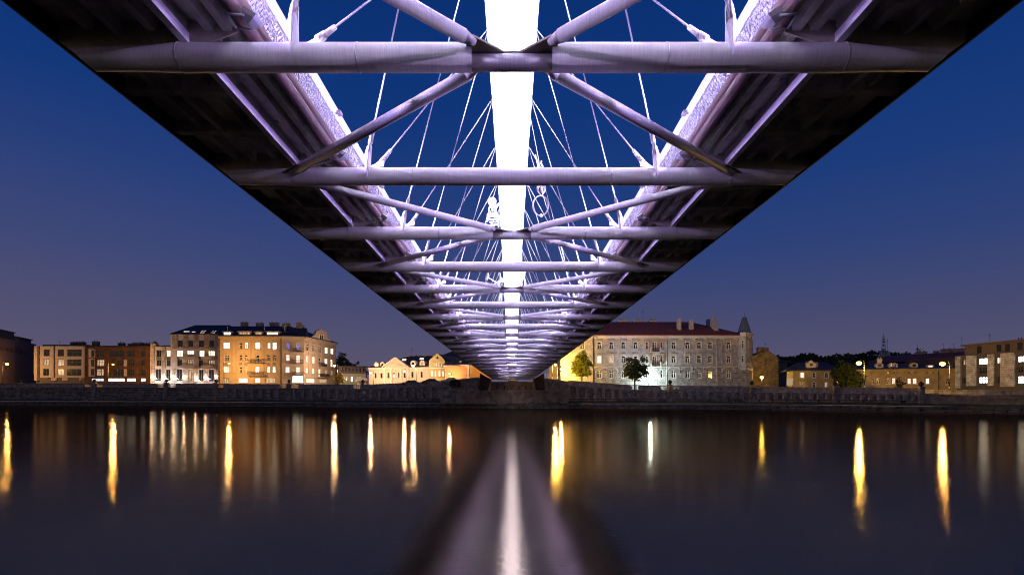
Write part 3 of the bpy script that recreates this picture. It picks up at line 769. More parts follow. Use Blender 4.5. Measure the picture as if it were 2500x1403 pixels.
def balcony(root, f, a0, a1, z, d=1.0, h=1.0, slab=True, m=None, solid=False):
    mb = MB()
    mb.obox(f.fr, a0, a1, .002, d, z - .18, z); b = mb.build('balcony', m or M['chim'], root)
    mb = MB()
    if solid: mb.obox(f.fr, a0, a1, d - .06, d, z, z + h); mb.obox(f.fr, a0, a0 + .06, .003, d - .06, z, z + h); mb.obox(f.fr, a1 - .06, a1, .003, d - .06, z, z + h)
    else:
        for zz in (z + .08, z + h): mb.obox(f.fr, a0, a1, d - .08, d - .04, zz, zz + .05); mb.obox(f.fr, a0, a0 + .04, .003, d - .08, zz, zz + .05); mb.obox(f.fr, a1 - .04, a1, .003, d - .08, zz, zz + .05)
        n = int((a1 - a0) / .14)
        for i in range(n + 1):
            q = a0 + (a1 - a0 - .03) * i / n; mb.obox(f.fr, q, q + .05, d - .075, d - .045, z, z + h)
    mb.build('railing', M['iron'] if not solid else (m or M['chim']), b)
    return b
def cornice(root, f, z, h=.5, d=.45, m=None, a0=0, a1=None, name='cornice'):
    a1 = f.L if a1 is None else a1
    mb = MB(); mb.opoly(((f.P0), f.u, f.n), [(a0, z), (a1, z), (a1, z + h), (a0, z + h)], .003, d * .5); mb.obox(f.fr, a0 - .05, a1 + .05, .003, d, z + h * .55, z + h + .03)
    return mb.build(name, m or M['chim'], root)
def band(root, f, z, h=.18, d=.10, m=None, a0=0, a1=None, name='string_course'):
    a1 = f.L if a1 is None else a1
    mb = MB(); mb.obox(f.fr, a0, a1, .002, d, z, z + h); return mb.build(name, m or M['chim'], root)
def pipe(root, f, a, z0, z1, m=None):
    mb = MB(); p = f.world(a, .12, z0); q = f.world(a, .12, z1); mb.tube(p, q, .07, n=8); return mb.build('downpipe', m or M['darkmetal'], root)
def antenna(root, f, a, d, z, h=1.8):
    mb = MB(); p = f.world(a, d, z); mb.tube(p, p + Vector((0, 0, h)), .025, n=5)
    for i in range(4): q = p + Vector((0, 0, h - .1 - i * .13)); mb.tube(q - Vector((.28, 0, 0)), q + Vector((.28, 0, 0)), .014, n=4)
    return mb.build('antenna', M['darkmetal'], root)
def plamp(name, loc, power, col, r=.15, parent=None):
    l = bpy.data.lights.new(name, 'POINT'); l.energy = power; l.color = col; l.shadow_soft_size = r
    o = bpy.data.objects.new(name, l); C.objects.link(o)
    if parent is not None: o.parent = parent; o.location = Vector(loc) - ORG[parent.as_pointer()]
    else: o.location = loc
    return o
def W(f, c, lst): return [(*f.rect(c, *w[:4]), *w[4:]) for w in lst]
G = 'houses along the far bank'

# ------------------------------------------------------------------ 1 dark warehouse at the far left
M['w_dark'] = mat('dark_plum_render', (.095, .064, .072), .9, 0, .12, .7)
f = Face(-12, 159.6, 88, 185); ZT = 16.8
b0 = empty('warehouse', f.world(f.L / 2, 0, 1), 'dark plum windowless building at the far left with big street lettering on its wall', 'building', G)
facade(b0, f, 1, ZT, [], M['w_dark'], D=20)
a44 = f.a(44); f2 = f
mb = MB(); mb.obox(f.fr, 0, a44, -9, -1.0, ZT, ZT + 2.4); mb.obox(f.fr, 0, a44 + .3, -9.3, -.7, ZT + 2.402, ZT + 2.7); mb.build('penthouse', M['iron'], b0)
mb = MB(); mb.obox(f.fr, a44 + .01, f.L - .3, -9, -1.2, ZT, ZT + 1.3); mb.obox(f.fr, a44 + .31, f.L, -9.3, -.9, ZT + 1.302, ZT + 1.6); ph = mb.build('penthouse', M['iron'], b0)
mb = MB()
for i in range(9): mb.obox(f.fr, a44 + 1.2 + i * .75, a44 + 1.45 + i * .75, -1.19, -1.12, ZT + .15, ZT + 1.25)
mb.build('louvre', M['chim'], ph)
tx = bpy.data.curves.new('lettering', 'FONT'); tx.body = 'NADWIŚLAŃSKA 11'; tx.size = 1.0; tx.extrude = .03; tx.align_x = 'LEFT'
to = bpy.data.objects.new('lettering', tx); C.objects.link(to); to.parent = b0
a_s, a_e = f.a(-11), f.a(71); p = f.world(a_s, .05, ZT - 4.0)
bpy.context.view_layer.update(); wd = max(to.dimensions.x, 1)
X = Vector((f.u.x, f.u.y, 0)) * ((a_e - a_s) / wd); Z = Vector((0, 0, 1.8)); Yn = Vector((f.n.x, f.n.y, 0))
mw = Matrix(((X.x, Z.x, Yn.x, 0), (X.y, Z.y, Yn.y, 0), (X.z, Z.z, Yn.z, 0), (0, 0, 0, 1)))
mw.translation = p - ORG[b0.as_pointer()]
tx.materials.append(mat('lettering_dark', (.035, .022, .025), .8))
lm = bpy.data.meshes.new_from_object(to.evaluated_get(bpy.context.evaluated_depsgraph_get())); bpy.data.objects.remove(to)
lm.transform(mw); lo = bpy.data.objects.new('lettering', lm); C.objects.link(lo); lo.parent = b0
mb = MB(); a1_ = f.a(87); a0_ = f.a(80); mb.opoly(f.fr, [(a1_, ZT - 2.6), (a0_, ZT - 4.1), (a1_, ZT - 5.6)], .01, .08); mb.build('arrow', mat('arrow_dark', (.05, .018, .02), .8), b0)
# small house roof peeping out behind
# ------------------------------------------------------------------ 2 pale stone flats
M['pale'] = mat('pale_stone_cladding', (.50, .43, .38), .85, 0, .10, 3, .2, 14)
M['recess'] = mat('recess_render', (.14, .115, .105), .9, 0, .1, 2)
M['concrete'] = mat('grey_attic', (.07, .068, .075), .9, 0, .15, 2)
f = Face(88, 168, 207.6, 168); zt = f.z(150, 844.4)
b = empty('apartment_building', f.world(f.L / 2, 0, 1), 'pale stone clad flats with dark recessed windows and loggias at the left', 'building', G)
facade(b, f, 1, zt, [], M['recess'], D=14)
# cladding panels stand proud of the recessed wall; windows sit in their openings
def panel(root, f, c, x0, y0, x1, y1, wins, m, z_off=.25, D=.25, fm=None, trim=None, name='cladding'):
    a0, a1, zb, zt = f.rect(c, x0, y0, x1, y1)
    g = Face.__new__(Face); g.P0 = Vector((f.world(a0, z_off, 0).x, f.world(a0, z_off, 0).y)); g.u = f.u; g.n = f.n; g.L = a1 - a0; g.P1 = g.P0 + g.u * g.L; g.fr = (g.P0, g.u, g.n)
    ws = [(*g.rect(c, *w[:4]), *w[4:]) for w in wins]
    facade(root, g, zb, zt, ws, m, fm or M['frame_d'], D=D - .002, rev=.16, name=name, trim=trim); return g
panel(b, f, 1, 500, 532, 540, 1003, [], M['pale'], .9, .9)
panel(b, f, 1, 565, 532, 750, 965, [(600, 575, 680, 668, 'D', 'v'), (597, 705, 675, 800, 'l', 'v'), (592, 838, 672, 935, 'D', 'v')], M['pale'], .5, .5)
panel(b, f, 1, 775, 532, 1160, 965, [(790, 575, 875, 668, 'D', 'v'), (920, 575, 1120, 670, 'D', '3'), (790, 708, 875, 800, 'l', 'v'), (920, 712, 1115, 803, 'D', '3'), (788, 840, 875, 932, 'l', 'v'), (915, 843, 1115, 935, 'D', '3')], M['pale'], .5, .5)
for x0, y0, x1, y1 in ((560, 668, 750, 680), (775, 672, 1160, 684), (775, 803, 1160, 815)):
    q = f.rect(1, x0, y0, x1, y1); mb = MB(); mb.obox(f.fr, q[0], q[1], .502, .62, q[2], q[3]); mb.build('ledge', M['pale'], b)
for x0, x1 in ((715, 785), (862, 935), (1100, 1150)):
    q = f.rect(1, x0, 965, x1, 1003); mb = MB(); mb.obox(f.fr, q[0], q[1], .002, .4, q[2], q[3]); mb.build('pillar', M['pale'], b)
mb = MB(); mb.obox(f.fr, 1.2, f.L - .2, -12, -1.0, zt, zt + .55); at = mb.build('attic', M['concrete'], b)
for x0, y0, x1 in ((875, 480, 955), (965, 477, 1060)):
    q = f.rect(1, x0, y0, x1, 515); chimney(b, f, (q[0] + q[1]) / 2, -3, zt + .5, q[3] + .2, q[1] - q[0], 1.2, M['concrete'], True, at)
antenna(at, f, 4.0, -4, zt, 2.0)
# ------------------------------------------------------------------ 3 brown brick flats
M['brown'] = brickmat('brown_brick', (.17, .082, .045), (.13, .06, .035), (.09, .06, .045), bump=.3)
f = Face(207.7, 168, 366.5, 168); zt = f.z(280, 846.5)
b = empty('apartment_building', f.world(f.L / 2, 0, 1), 'brown brick flats with a pale framed bay and white lit shop windows', 'building', G)
ws = W(f, 1, [(1325, 592, 1425, 685, 'D', '3'), (1325, 715, 1430, 805, 'l', '3'), (1320, 842, 1420, 935, 'l', '3'), (1495, 592, 1700, 680, 'D', '3'), (1740, 590, 1855, 682, 'D', '3'), (1930, 592, 1990, 682, 'D', 'v'),
    (1600, 720, 1690, 805, 'D', '3'), (1755, 715, 1845, 808, 'D', '3'), (1930, 715, 1985, 808, 'D', 'v'), (1560, 845, 1690, 940, 'D', '3'), (1752, 848, 1840, 938, 'D', '3'), (1930, 848, 1985, 938, 'D', 'v'),
    (1250, 970, 1425, 1012, 'C', '3'), (1480, 970, 1705, 1015, 'W', '3'), (1735, 970, 1858, 1015, 'W', 'v'), (1925, 970, 1992, 1015, 'W', 'n')])
facade(b, f, 1, zt, ws, M['brown'], M['frame_d'], D=14)
panel(b, f, 1, 1225, 572, 1303, 690, [(1248, 582, 1292, 682, 'D', 'v')], M['pale'], .35, .35); panel(b, f, 1, 1225, 702, 1300, 945, [(1245, 712, 1290, 810, 'D', 'v'), (1245, 840, 1290, 935, 'D', 'v')], M['pale'], .35, .35)
for x0, y0, x1, y1 in ((1700, 718, 1740, 808), (1700, 845, 1740, 940)):
    q = f.rect(1, x0, y0, x1, y1); mb = MB(); mb.obox(f.fr, q[0], q[1], .002, .08, q[2], q[3]); mb.build('infill_panel', M['pale'], b)
mb = MB(); mb.obox(f.fr, .2, f.L - .2, -12, -.8, zt, zt + .5); at = mb.build('attic', M['concrete'], b)
for x0, y0, x1 in ((1135, 472, 1250), (1535, 492, 1610), (1672, 505, 1735), (1738, 488, 1868), (1898, 497, 1980), (2022, 482, 2055)):
    q = f.rect(1, max(x0, 1175), y0, x1, 525); chimney(b, f, (q[0] + q[1]) / 2, -3, zt + .45, q[3] + .25, q[1] - q[0], 1.2, M['concrete'], True, at)
# ------------------------------------------------------------------ 4 stone clad flats with wall lights: low wing and tall part
M['rough'] = brickmat('split_stone', (.48, .41, .37), (.34, .28, .25), (.16, .12, .11), rowh=.22, bw=.9, bump=.9, msize=.02)
M['ashlar'] = mat('smooth_stone', (.48, .42, .40), .85, 0, .08, 2, .1, 10)
f = Face(367, 158, 416.3, 158); zt = f.z(400, 846)
b = empty('apartment_building', f.world(f.L / 2, 0, 1), 'low stone clad wing with tall windows beside the taller stone flats', 'building', G)
facade(b, f, 1, zt, W(f, 8, [(180, 612, 282, 750, 'D', 'v'), (385, 612, 466, 745, 'L', 'v'), (180, 805, 280, 935, 'D', 'v'), (388, 805, 466, 935, 'D', 'v'), (162, 992, 275, 1230, 'D', 'v'), (377, 1000, 466, 1230, 'D', 'v')]), M['ashlar'], M['frame_d'], D=12)
for y0, y1 in ((752, 803),):
    for x0, x1 in ((180, 282), (388, 466)):
        q = f.rect(8, x0, y0, x1, y1); mb = MB(); mb.obox(f.fr, q[0], q[1], .002, .03, q[2], q[3]); mb.build('spandrel', M['frame_d'], b)
for x0, x1 in ((62, 155), (282, 376)):
    q = f.rect(8, x0, 560, x1, 1244); mb = MB(); mb.obox(f.fr, q[0] + .12, q[1] - .12, .002, .12, q[2], q[3]); mb.build('pilaster', M['rough'], b)
hip(b, f, 1.0, f.L, 11, zt, zt + 1.0, 2, 0, M['slate'], .05)
q = f.rect(8, 62, 482, 165, 560); mb = MB(); mb.obox(f.fr, 0, q[1], -1.5, -.0, zt, q[3]); mb.build('parapet', M['rough'], b)
f = Face(416.4, 158, 534, 158); zt = f.z(470, 815.8)
bs = b
b = empty('apartment_building', f.world(f.L / 2, 0, 1), 'tall stone clad flats with rough pilasters, balconies and a slate roof', 'building', G)
ws = [(615, 415, 712, 550, 'D', 'v'), (818, 415, 920, 552, 'D', 'v'), (1035, 415, 1138, 552, 'D', 'v'), (1245, 418, 1345, 552, 'D', 'v'),
      (590, 615, 718, 745, 'L', 'v'), (795, 615, 935, 700, 'L', '3'), (1040, 620, 1150, 750, 'L', 'v'), (1220, 625, 1360, 735, 'L', '3'),
      (600, 805, 695, 935, 'D', 'v'), (800, 800, 940, 900, 'l', '3'), (1035, 810, 1120, 940, 'D', 'v'), (1225, 810, 1360, 900, 'l', '3'),
      (590, 995, 700, 1235, 'D', 'v'), (825, 1003, 930, 1235, 'l', 'v'), (1035, 1005, 1130, 1235, 'D', 'v'), (1235, 1005, 1340, 1235, 'D', 'v')]
facade(b, f, 1, zt, W(f, 8, ws), M['ashlar'], M['frame_d'], D=13)
for x0, x1 in ((502, 603), (722, 812), (935, 1025), (1142, 1235), (1358, 1436)):
    q = f.rect(8, x0, 300, x1, 585); mb = MB(); mb.obox(f.fr, q[0], q[1], .002, .14, q[2], q[3]); mb.build('pilaster', M['rough'], b)
for x0, x1, y in ((502, 585, 1243), (705, 820, 1243), (935, 1025, 1243), (1140, 1225, 1243), (1348, 1436, 1243)):
    q = f.rect(8, x0, 1003, x1, y); mb = MB(); mb.obox(f.fr, q[0] + .1, q[1] - .1, .002, .14, q[2], q[3]); mb.build('pilaster', M['rough'], b)
for x0, x1 in ((600, 695), (1035, 1120)):
    q = f.rect(8, x0, 753, x1, 803); mb = MB(); mb.obox(f.fr, q[0], q[1], .002, .03, q[2], q[3]); mb.build('spandrel', M['frame_d'], b)
q = f.rect(8, 700, 985, 1395, 998); mb = MB(); mb.obox(f.fr, q[0], q[1], .002, .9, q[2], q[3]); mb.build('canopy', M['pale'], b)
q = f.rect(8, 580, 584, 1436, 598); mb = MB(); mb.obox(f.fr, q[0], q[1], .145, .25, q[2], q[3]); mb.build('string_course', M['pale'], b)
for x0, x1, yb, yt in ((700, 965, 798, 700), (1125, 1390, 800, 700), (705, 965, 972, 875), (1130, 1390, 972, 880)):
    q = f.rect(8, x0, yt, x1, yb); mb = MB(); mb.obox(f.fr, q[0], q[1], .15, 1.3, q[2], q[2] + .75); bb = mb.build('balcony', M['pale'], b)
    mb = MB(); mb.obox(f.fr, q[0], q[1], 1.24, 1.28, q[3] - .06, q[3])
    for i in range(26): a_ = q[0] + (q[1] - q[0] - .03) * i / 25; mb.obox(f.fr, a_, a_ + .03, 1.245, 1.275, q[2] + .75, q[3] - .06)
    mb.build('railing', M['iron'], bb)
zr = roofz(f, 793.3, 470, 6.5)
rf = hip(b, f, 0, f.L, 13, zt, zr, 3.4, 0, M['slate'], .15)
# roof lights: glazing set in the slope
def rooflight(f, rf, c, x0, y0, x1, y1, zt, zr, D, k, shear=0.0, frame=True):
    """pane lying on the front slope between eave (d=0) and ridge (d=-D/2)"""
    def onslope(px, row):
        # intersect the view ray with the sloping plane
        lo, hi = 0.0, D / 2
        for _ in range(40):
            d = (lo + hi) / 2; zray = (HZ - row) * (f.Y(px) + d) / F; zs = zt + .22 + (zr - zt - .22) * d / (D / 2)
            if zray > zs: lo = d
            else: hi = d
        Y = f.Y(px) + d
        return Vector(((px - 1250) * Y / F, Y - .06, (HZ - row) * Y / F + .06))
    pts = [onslope(*cv(c, x, y)) for x, y in ((x0, y1), (x1, y1), (x1 + shear, y0), (x0 + shear, y0))]
    mb = MB(); mb.add(pts, [(0, 1, 2, 3)]); return mb.build('roof_light', PANE[k], rf, fixn=False)
for x0, y0, x1, y1, k, s_ in ((1062, 265, 1100, 290, 'L', 0), (1105, 265, 1145, 290, 'L', 0), (1070, 222, 1098, 252, 'l', 35), (1125, 222, 1152, 252, 'l', 35), (1270, 268, 1305, 292, 'l', 0), (1318, 268, 1358, 292, 'L', 0), (1295, 226, 1315, 252, 'l', 32), (1345, 226, 1366, 252, 'l', 32), (735, 238, 790, 290, 'L', 0), (798, 238, 850, 290, 'C', 0), (862, 245, 935, 290, 'P', 40)):
    rooflight(f, rf, 8, x0, y0, x1, y1, zt, zr, 13, k, s_)
# wall lights washing the ground floor pilasters, each a small twin beam lamp
WL = [(100, bs), (320, bs), (535, b), (750, b), (978, b), (1182, b), (1386, b)]
for x, root_ in WL:
    px, r = cv(8, x, 1165); a = f.a(px); z = f.z(px, r)
    mb = MB(); mb.obox(f.fr, a - .09, a + .09, .16, .32, z - .16, z + .16); wl = mb.build('wall_light', M['grey'], root_)
    mb = MB(); mb.obox(f.fr, a - .08, a + .08, .17, .31, z + .162, z + .175); mb.obox(f.fr, a - .08, a + .08, .17, .31, z - .175, z - .162); mb.build('lamp_glass', emis('wall_light_glow', (1, .85, .7), 90) if x == 100 else bpy.data.materials['wall_light_glow'], wl)
    c = f.world(a, .42, z)
    plamp('wall_lamp', c, 330, (1, .74, .48), .12, root_)
for x, y, k in ((210, 1186, 'W'), (425, 1190, 'W'), (640, 1192, 'W'), (1085, 1232, 'L'), (1290, 1195, 'B')):
    px, r = cv(8, x, y); a = f.a(px); z = f.z(px, r)
    c = f.world(a, 1.6, z); mb = MB()
    n = 14; rim = [c + Vector((math.cos(t) * .75, math.sin(t) * .75, -.12)) for t in [2 * math.pi * i / n for i in range(n)]]
    mb.add(rim + [c + Vector((0, 0, .22))], [(i, (i + 1) % n, n) for i in range(n)] + [tuple(range(n))[::-1]])
    u = empty('parasol', c, {210: 'white lit parasol at the left end of the stone wing', 425: 'white lit parasol where the stone wing meets the tall flats', 640: 'white lit parasol under the left balconies of the stone flats', 1085: 'creamy lit parasol under the middle of the stone flats', 1290: 'violet lit parasol near the ochre tenement'}[x], 'parasol', 'lit parasols outside the stone flats')
    mb.build('canopy', emis('lit_canvas_' + k, {'W': (.85, .95, 1), 'L': (1, .9, .75), 'B': (.6, .4, 1)}[k], {'W': 22, 'L': 16, 'B': 6}[k]), u)
    mb = MB(); mb.tube(c + Vector((0, 0, -2.2)), c + Vector((0, 0, .25)), .03, n=6); mb.build('pole', M['grey'], u)
# ------------------------------------------------------------------ 5 ochre tenement with chamfered corner and receding wing
M['ochre'] = mat('ochre_render', (.52, .40, .25), .9, 0, .08, 1.2, stain=(.43, .32, .20))
M['ochre_t'] = mat('ochre_trim', (.46, .34, .20), .85, 0, .08, 1.5)
M['beige'] = mat('beige_render', (.44, .37, .29), .9, 0, .08, 1.2, stain=(.36, .30, .24))
fa = Face(534.2, 150, 689, 150); fb = Face(689, 150, 743, 151.5); fc = Face(743, 151.5, 820.6, 172)
zt = fa.z(610, 821.3)
b = empty('tenement', fa.world(fa.L, 0, 1), 'ochre four storey tenement with a rounded corner, iron balconies and a curved gable', 'building', G)
TR = (M['ochre_t'], 'sc')
wa = W(fa, 2, [(790, 465, 875, 550, 'W', '3'), (1000, 465, 1040, 550, 'D'), (1072, 465, 1118, 552, 'C'), (1213, 462, 1278, 552, 'W', 'v'), (1372, 470, 1415, 550, 'L'), (1440, 465, 1495, 555, 'W'),
  (797, 628, 870, 710, 'D', '3'), (1002, 628, 1040, 710, 'D'), (1072, 628, 1112, 710, 'D'), (1222, 628, 1268, 735, 'D'), (1372, 628, 1412, 710, 'D'), (1448, 628, 1487, 710, 'D'),
  (795, 785, 870, 868, 'P', '3'), (1002, 788, 1037, 868, 'D'), (1072, 788, 1112, 868, 'l'), (1210, 785, 1268, 880, 'P'), (1367, 788, 1410, 870, 'L'), (1437, 788, 1483, 870, 'L'),
  (790, 938, 868, 1000, 'l', '3'), (990, 935, 1115, 1000, 'C', '3'), (1205, 935, 1280, 1000, 'L', 'v'), (1350, 935, 1480, 1000, 'l', '3')])
facade(b, fa, 1, zt, wa, M['ochre'], D=13, trim=TR)
wb = W(fb, 2, [(1625, 470, 1672, 550, 'B'), (1760, 475, 1810, 572, 'B'), (1620, 628, 1672, 712, 'P'), (1755, 632, 1808, 742, 'P'), (1612, 788, 1672, 875, 'P'), (1752, 790, 1808, 888, 'P'), (1705, 905, 1855, 1000, 'W', '3')])
facade(b, fb, 1, zt, wb, M['beige'], D=13, trim=(M['beige'], 'sc'))
wc = W(fc, 2, [(1885, 485, 1920, 573, 'D'), (1970, 500, 2005, 586, 'D'), (2052, 512, 2090, 600, 'D'), (2135, 530, 2175, 615, 'L'), (2212, 545, 2250, 622, 'L'),
  (1885, 648, 1915, 730, 'P'), (1968, 655, 2005, 745, 'P'), (2052, 670, 2085, 772, 'D'), (2133, 680, 2170, 760, 'L'), (2212, 690, 2240, 790, 'L'),
  (1880, 803, 1915, 885, 'P'), (1968, 813, 1995, 892, 'L'), (2052, 818, 2080, 925, 'L'), (2140, 832, 2165, 905, 'l'), (2215, 838, 2240, 905, 'l'), (1890, 945, 2000, 1000, 'L', '3'), (2055, 950, 2160, 1000, 'l', '3')])
facade(b, fc, 1, zt, wc, M['beige'], D=13, trim=(M['beige'], 'sch'))
# mouldings, stepped so that corners never share a plane
for i, (g, m) in enumerate(((fa, M['ochre_t']), (fb, M['beige']), (fc, M['beige']))):
    cornice(b, g, zt - .45 + i * .004, .5, .5 + i * .01, m); zq = g.z(689, 750 + 905 / 5.435) if i < 2 else None
    band(b, g, 5.55 + i * .004, .25, .16 + .01 * i, m)
    band(b, g, zt - 1.15 + i * .004, .10, .05 + .01 * i, m)
for px in (1925, 2010, 2095, 2180, 2262):
    p, r = cv(2, px, 700); a = fc.a(p); mb = MB(); mb.obox(fc.fr, a - .3, a + .3, .002, .12, 5.9, zt - 1.3); mb.obox(fc.fr, a - .4, a + .4, .003, .2, zt - 1.8, zt - 1.4); mb.build('pilaster', M['beige'], b)
for px in (905, 960, 1155, 1330, 1520):
    p, r = cv(2, px, 700); a = fa.a(p); mb = MB(); mb.obox(fa.fr, a - .25, a + .25, .002, .05, 5.9, zt - 1.2); mb.build('pilaster', M['ochre_t'], b)
for x0, y0, x1, y1 in ((993, 733, 1040, 768), (1064, 733, 1112, 768), (1365, 733, 1412, 768), (1440, 733, 1487, 768), (790, 733, 870, 768)):
    q = fa.rect(2, x0, y0, x1, y1); mb = MB(); mb.obox(fa.fr, q[0], q[1], .002, .06, q[2], q[3]); mb.build('relief_panel', M['chim'], b)
for g, x0, x1, y in ((fa, 1133, 1322, 745), (fa, 1130, 1345, 900), (fb, 1715, 1858, 595), (fb, 1715, 1858, 748), (fb, 1710, 1855, 905), (fc, 2050, 2125, 785), (fc, 2025, 2160, 925)):
    a0 = g.a(cv(2, x0, y)[0]); pz, r = cv(2, (x0 + x1) / 2, y); a1 = g.a(cv(2, x1, y)[0]); balcony(b, g, a0, a1, g.z(pz, r), 1.0, 1.0, m=M['beige'])
pipe(b, fa, .25, 1, zt - .5); pipe(b, fa, fa.L - .35, 1, zt - .5)
zr = roofz(fa, 796, 620, 6.5)
rf = hip(b, fa, .2, fa.L, 13, zt + .06, zr, 0, .0, M['slate'], .45)
hip(b, fb, 0, fb.L, 13, zt + .062, zr - .35, 0, 0, M['slate'], .45)
hip(b, fc, 0, fc.L, 13, zt + .064, zr - .5, 1.5, 5, M['slate'], .45)
# shed dormers on the front slope
def dormer(f, rf, c, x0, y0, x1, y1, zt, kind, n, wallm, depth=3.0, back=.35):
    a0, a1, zb, zz = f.rect(c, x0, y0, x1, y1); k = (f.P0.y + back) / f.P0.y; zb *= k; zz *= k
    m = MB(); m.obox(f.fr, a0, a1, -back - depth, -back, zb - .6, zz); m.obox(f.fr, a0 - .15, a1 + .15, -back - depth, -back + .2, zz + .002, zz + .14)
    d = m.build('dormer', wallm, rf)
    m = MB(); t = .07; w0, w1 = a0 + .25, a1 - .25; ww = (w1 - w0) / n
    m.obox(f.fr, w0, w1, -back + .02, -back + .03, zb + .12, zz - .18); m.build('pane', PANE[kind], d)
    m = MB()
    for i in range(n + 1): m.obox(f.fr, w0 + i * ww - t / 2, w0 + i * ww + t / 2, -back + .031, -back + .07, zb + .1, zz - .14)
    m.build('window_frame', M['frame_w'], d)
    return d
for x0, y0, x1, y1, k, n in ((778, 326, 890, 372, 'W', 3), (978, 323, 1148, 374, 'l', 4), (1198, 325, 1302, 374, 'l', 2), (1350, 324, 1518, 374, 'L', 4)):
    dormer(fa, rf, 2, x0, y0, x1, y1, zt, k, n, M['beige'])
for x, y, w_ in ((905, 205, 1.9), (1118, 215, 2.0), (1320, 212, 2.6), (1500, 220, 1.6), (1665, 215, 1.5)):
    px, r = cv(2, x, y); a = fa.a(px); z = roofz(fa, r, px, 7); chimney(b, fa, a, -7, zr - 1.6, z, w_, .8, None, True, rf)
for x, y in ((1790, 245), (1910, 262)):
    px, r = cv(2, x, y); a = fc.a(px) if x > 1865 else fb.a(px); g = fc if x > 1865 else fb; chimney(b, g, a, -7, zr - 1.6, roofz(g, r, px, 6), 1.4, .7, None, True, rf)
for x in (795, 1290, 1635): mb = MB(); px, r = cv(2, x, 300); a = fa.a(min(px, 688)); c = fa.world(a, -2.0, zt + 1.6); mb.tube(c, c + Vector((0, 0, 1.5)), .1, n=7); mb.build('flue', M['frame_w'], rf)
# curved gable on the receding wing
px = [cv(2, *q) for q in ((1945, 405), (1960, 385), (1995, 370), (2010, 330), (2025, 310), (2085, 290), (2150, 330), (2165, 380), (2170, 410), (2200, 425), (2212, 455))]
gp = [(fc.a(p), fc.z(p, r)) for p, r in px]; gp = [(a, max(z, zt + .3)) for a, z in gp]
pts = [(gp[0][0], zt + .04)] + gp + [(gp[-1][0], zt + .04)]
mb = MB(); mb.opoly(fc.fr, pts, -.4, .22); gb = mb.build('curved_gable', M['beige'], b)
q = fc.rect(2, 2058, 368, 2103, 432); mb = MB(); mb.obox(fc.fr, q[0], q[1], .222, .24, q[2], q[3]); mb.build('pane', PANE['D'], gb)
am = (q[0] + q[1]) / 2; mb = MB(); mb.obox(fc.fr, q[0] - .15, q[0], .222, .32, q[2] - .1, q[3] + .15); mb.obox(fc.fr, q[1], q[1] + .15, .222, .32, q[2] - .1, q[3] + .15); mb.obox(fc.fr, am - .05, am + .05, .241, .3, q[2], q[3]); mb.obox(fc.fr, q[0], q[1], .222, .3, q[3] + .001, q[3] + .15); mb.build('window_frame', M['frame_w'], gb)
# spike lights on the ochre front
for x, y in ((935, 892), (1530, 892)):
    pxx, r = cv(2, x, y); a = fa.a(pxx); z = fa.z(pxx, r); mb = MB(); mb.obox(fa.fr, a - .08, a + .08, .1, .25, z - .1, z + .1); mb.build('wall_light', M['grey'], b)
    l = spot('spike_lamp', fa.world(a, .3, z + .12), fa.world(a, .12, z + 4), 260, (1, .72, .42), .04, 26, .9, b)

# ------------------------------------------------------------------ 6 low green lit building behind the tree
M['paleg'] = mat('pale_green_render', (.34, .38, .26), .9, 0, .1, 1)
f = Face(828, 165, 893, 168); zt = f.z(860, 911.5)
b = empty('low_house', f.world(f.L / 2, 0, 1), 'low pale green building behind the small yellow tree, dark upper floor', 'building', G)
facade(b, f, 1, zt, W(f, 3, [(110, 585, 140, 655, 'D', 'v'), (150, 585, 168, 655, 'D', 'v'), (220, 590, 242, 660, 'W', 'n'), (295, 592, 318, 608, 'l', 'n'), (335, 592, 360, 608, 'l', 'n')]), M['paleg'], D=12)
mb = MB(); mb.obox(f.fr, 0, f.L, -12, -1, zt + .02, f.z(860, 895)); up_ = mb.build('upper_floor', M['recess'], b)
mb = MB()
for i in range(7): mb.obox(f.fr, .8 + i * 1.05, 1.3 + i * 1.05, -1.01 + .012, -.95, zt + .7, zt + 1.8)
mb.build('window_strip', GLASS, up_)
hip(b, f, -.3, f.L + .3, 12, f.z(860, 894.8), f.z(860, 892), 1, 1, M['slate'], .4)
# market umbrella-like kiosk roof in front of it
root = empty('kiosk', ((880 - 1250) * 152 / F, 152, 1.6), 'grey slatted kiosk roof in front of the low green building', 'kiosk')
g = Face(866, 152, 900, 152); zz = g.z(880, 922)
mb = MB(); mb.opoly(g.fr, [(0, zz - .9), (g.L, zz - .9), (g.L - .6, zz), (.6, zz)], -2, 0); mb.build('roof', M['grey'], root)
mb = MB()
for a in (.2, g.L - .3): mb.obox(g.fr, a, a + .1, -.3, -.2, 1.4, zz - .9)
mb.obox(g.fr, .3, g.L - .3, -1.8, -1.7, 1.4, zz - .9); mb.build('posts', M['grey'], root)

# ------------------------------------------------------------------ 7 cream pedimented house
M['cream'] = mat('cream_render', (.52, .42, .33), .9, 0, .06, 1.3)
M['creamt'] = mat('cream_trim', (.58, .49, .40), .85, 0, .05, 1.5)
f = Face(900.5, 146, 1047, 142); zt = f.z(960, 898)
b = empty('classical_house', f.world(f.L / 2, 0, 1), 'cream one storey classical house with a triangular pediment and round dormers', 'building', G)
ws = W(f, 3, [(563, 535, 592, 612, 'D', 't'), (648, 535, 680, 612, 'D', 't'), (750, 530, 780, 612, 'D', 't'), (826, 530, 858, 608, 'D', 't'), (903, 528, 938, 608, 'D', 't'), (985, 530, 1015, 608, 'D', 't'), (1097, 520, 1130, 602, 'D', 't'), (1232, 515, 1262, 602, 'D', 't')])
facade(b, f, 1, zt, ws, M['cream'], M['frame_d'], D=12, trim=(M['creamt'], 'sch'))
cornice(b, f, zt - .3, .4, .5, M['creamt'])
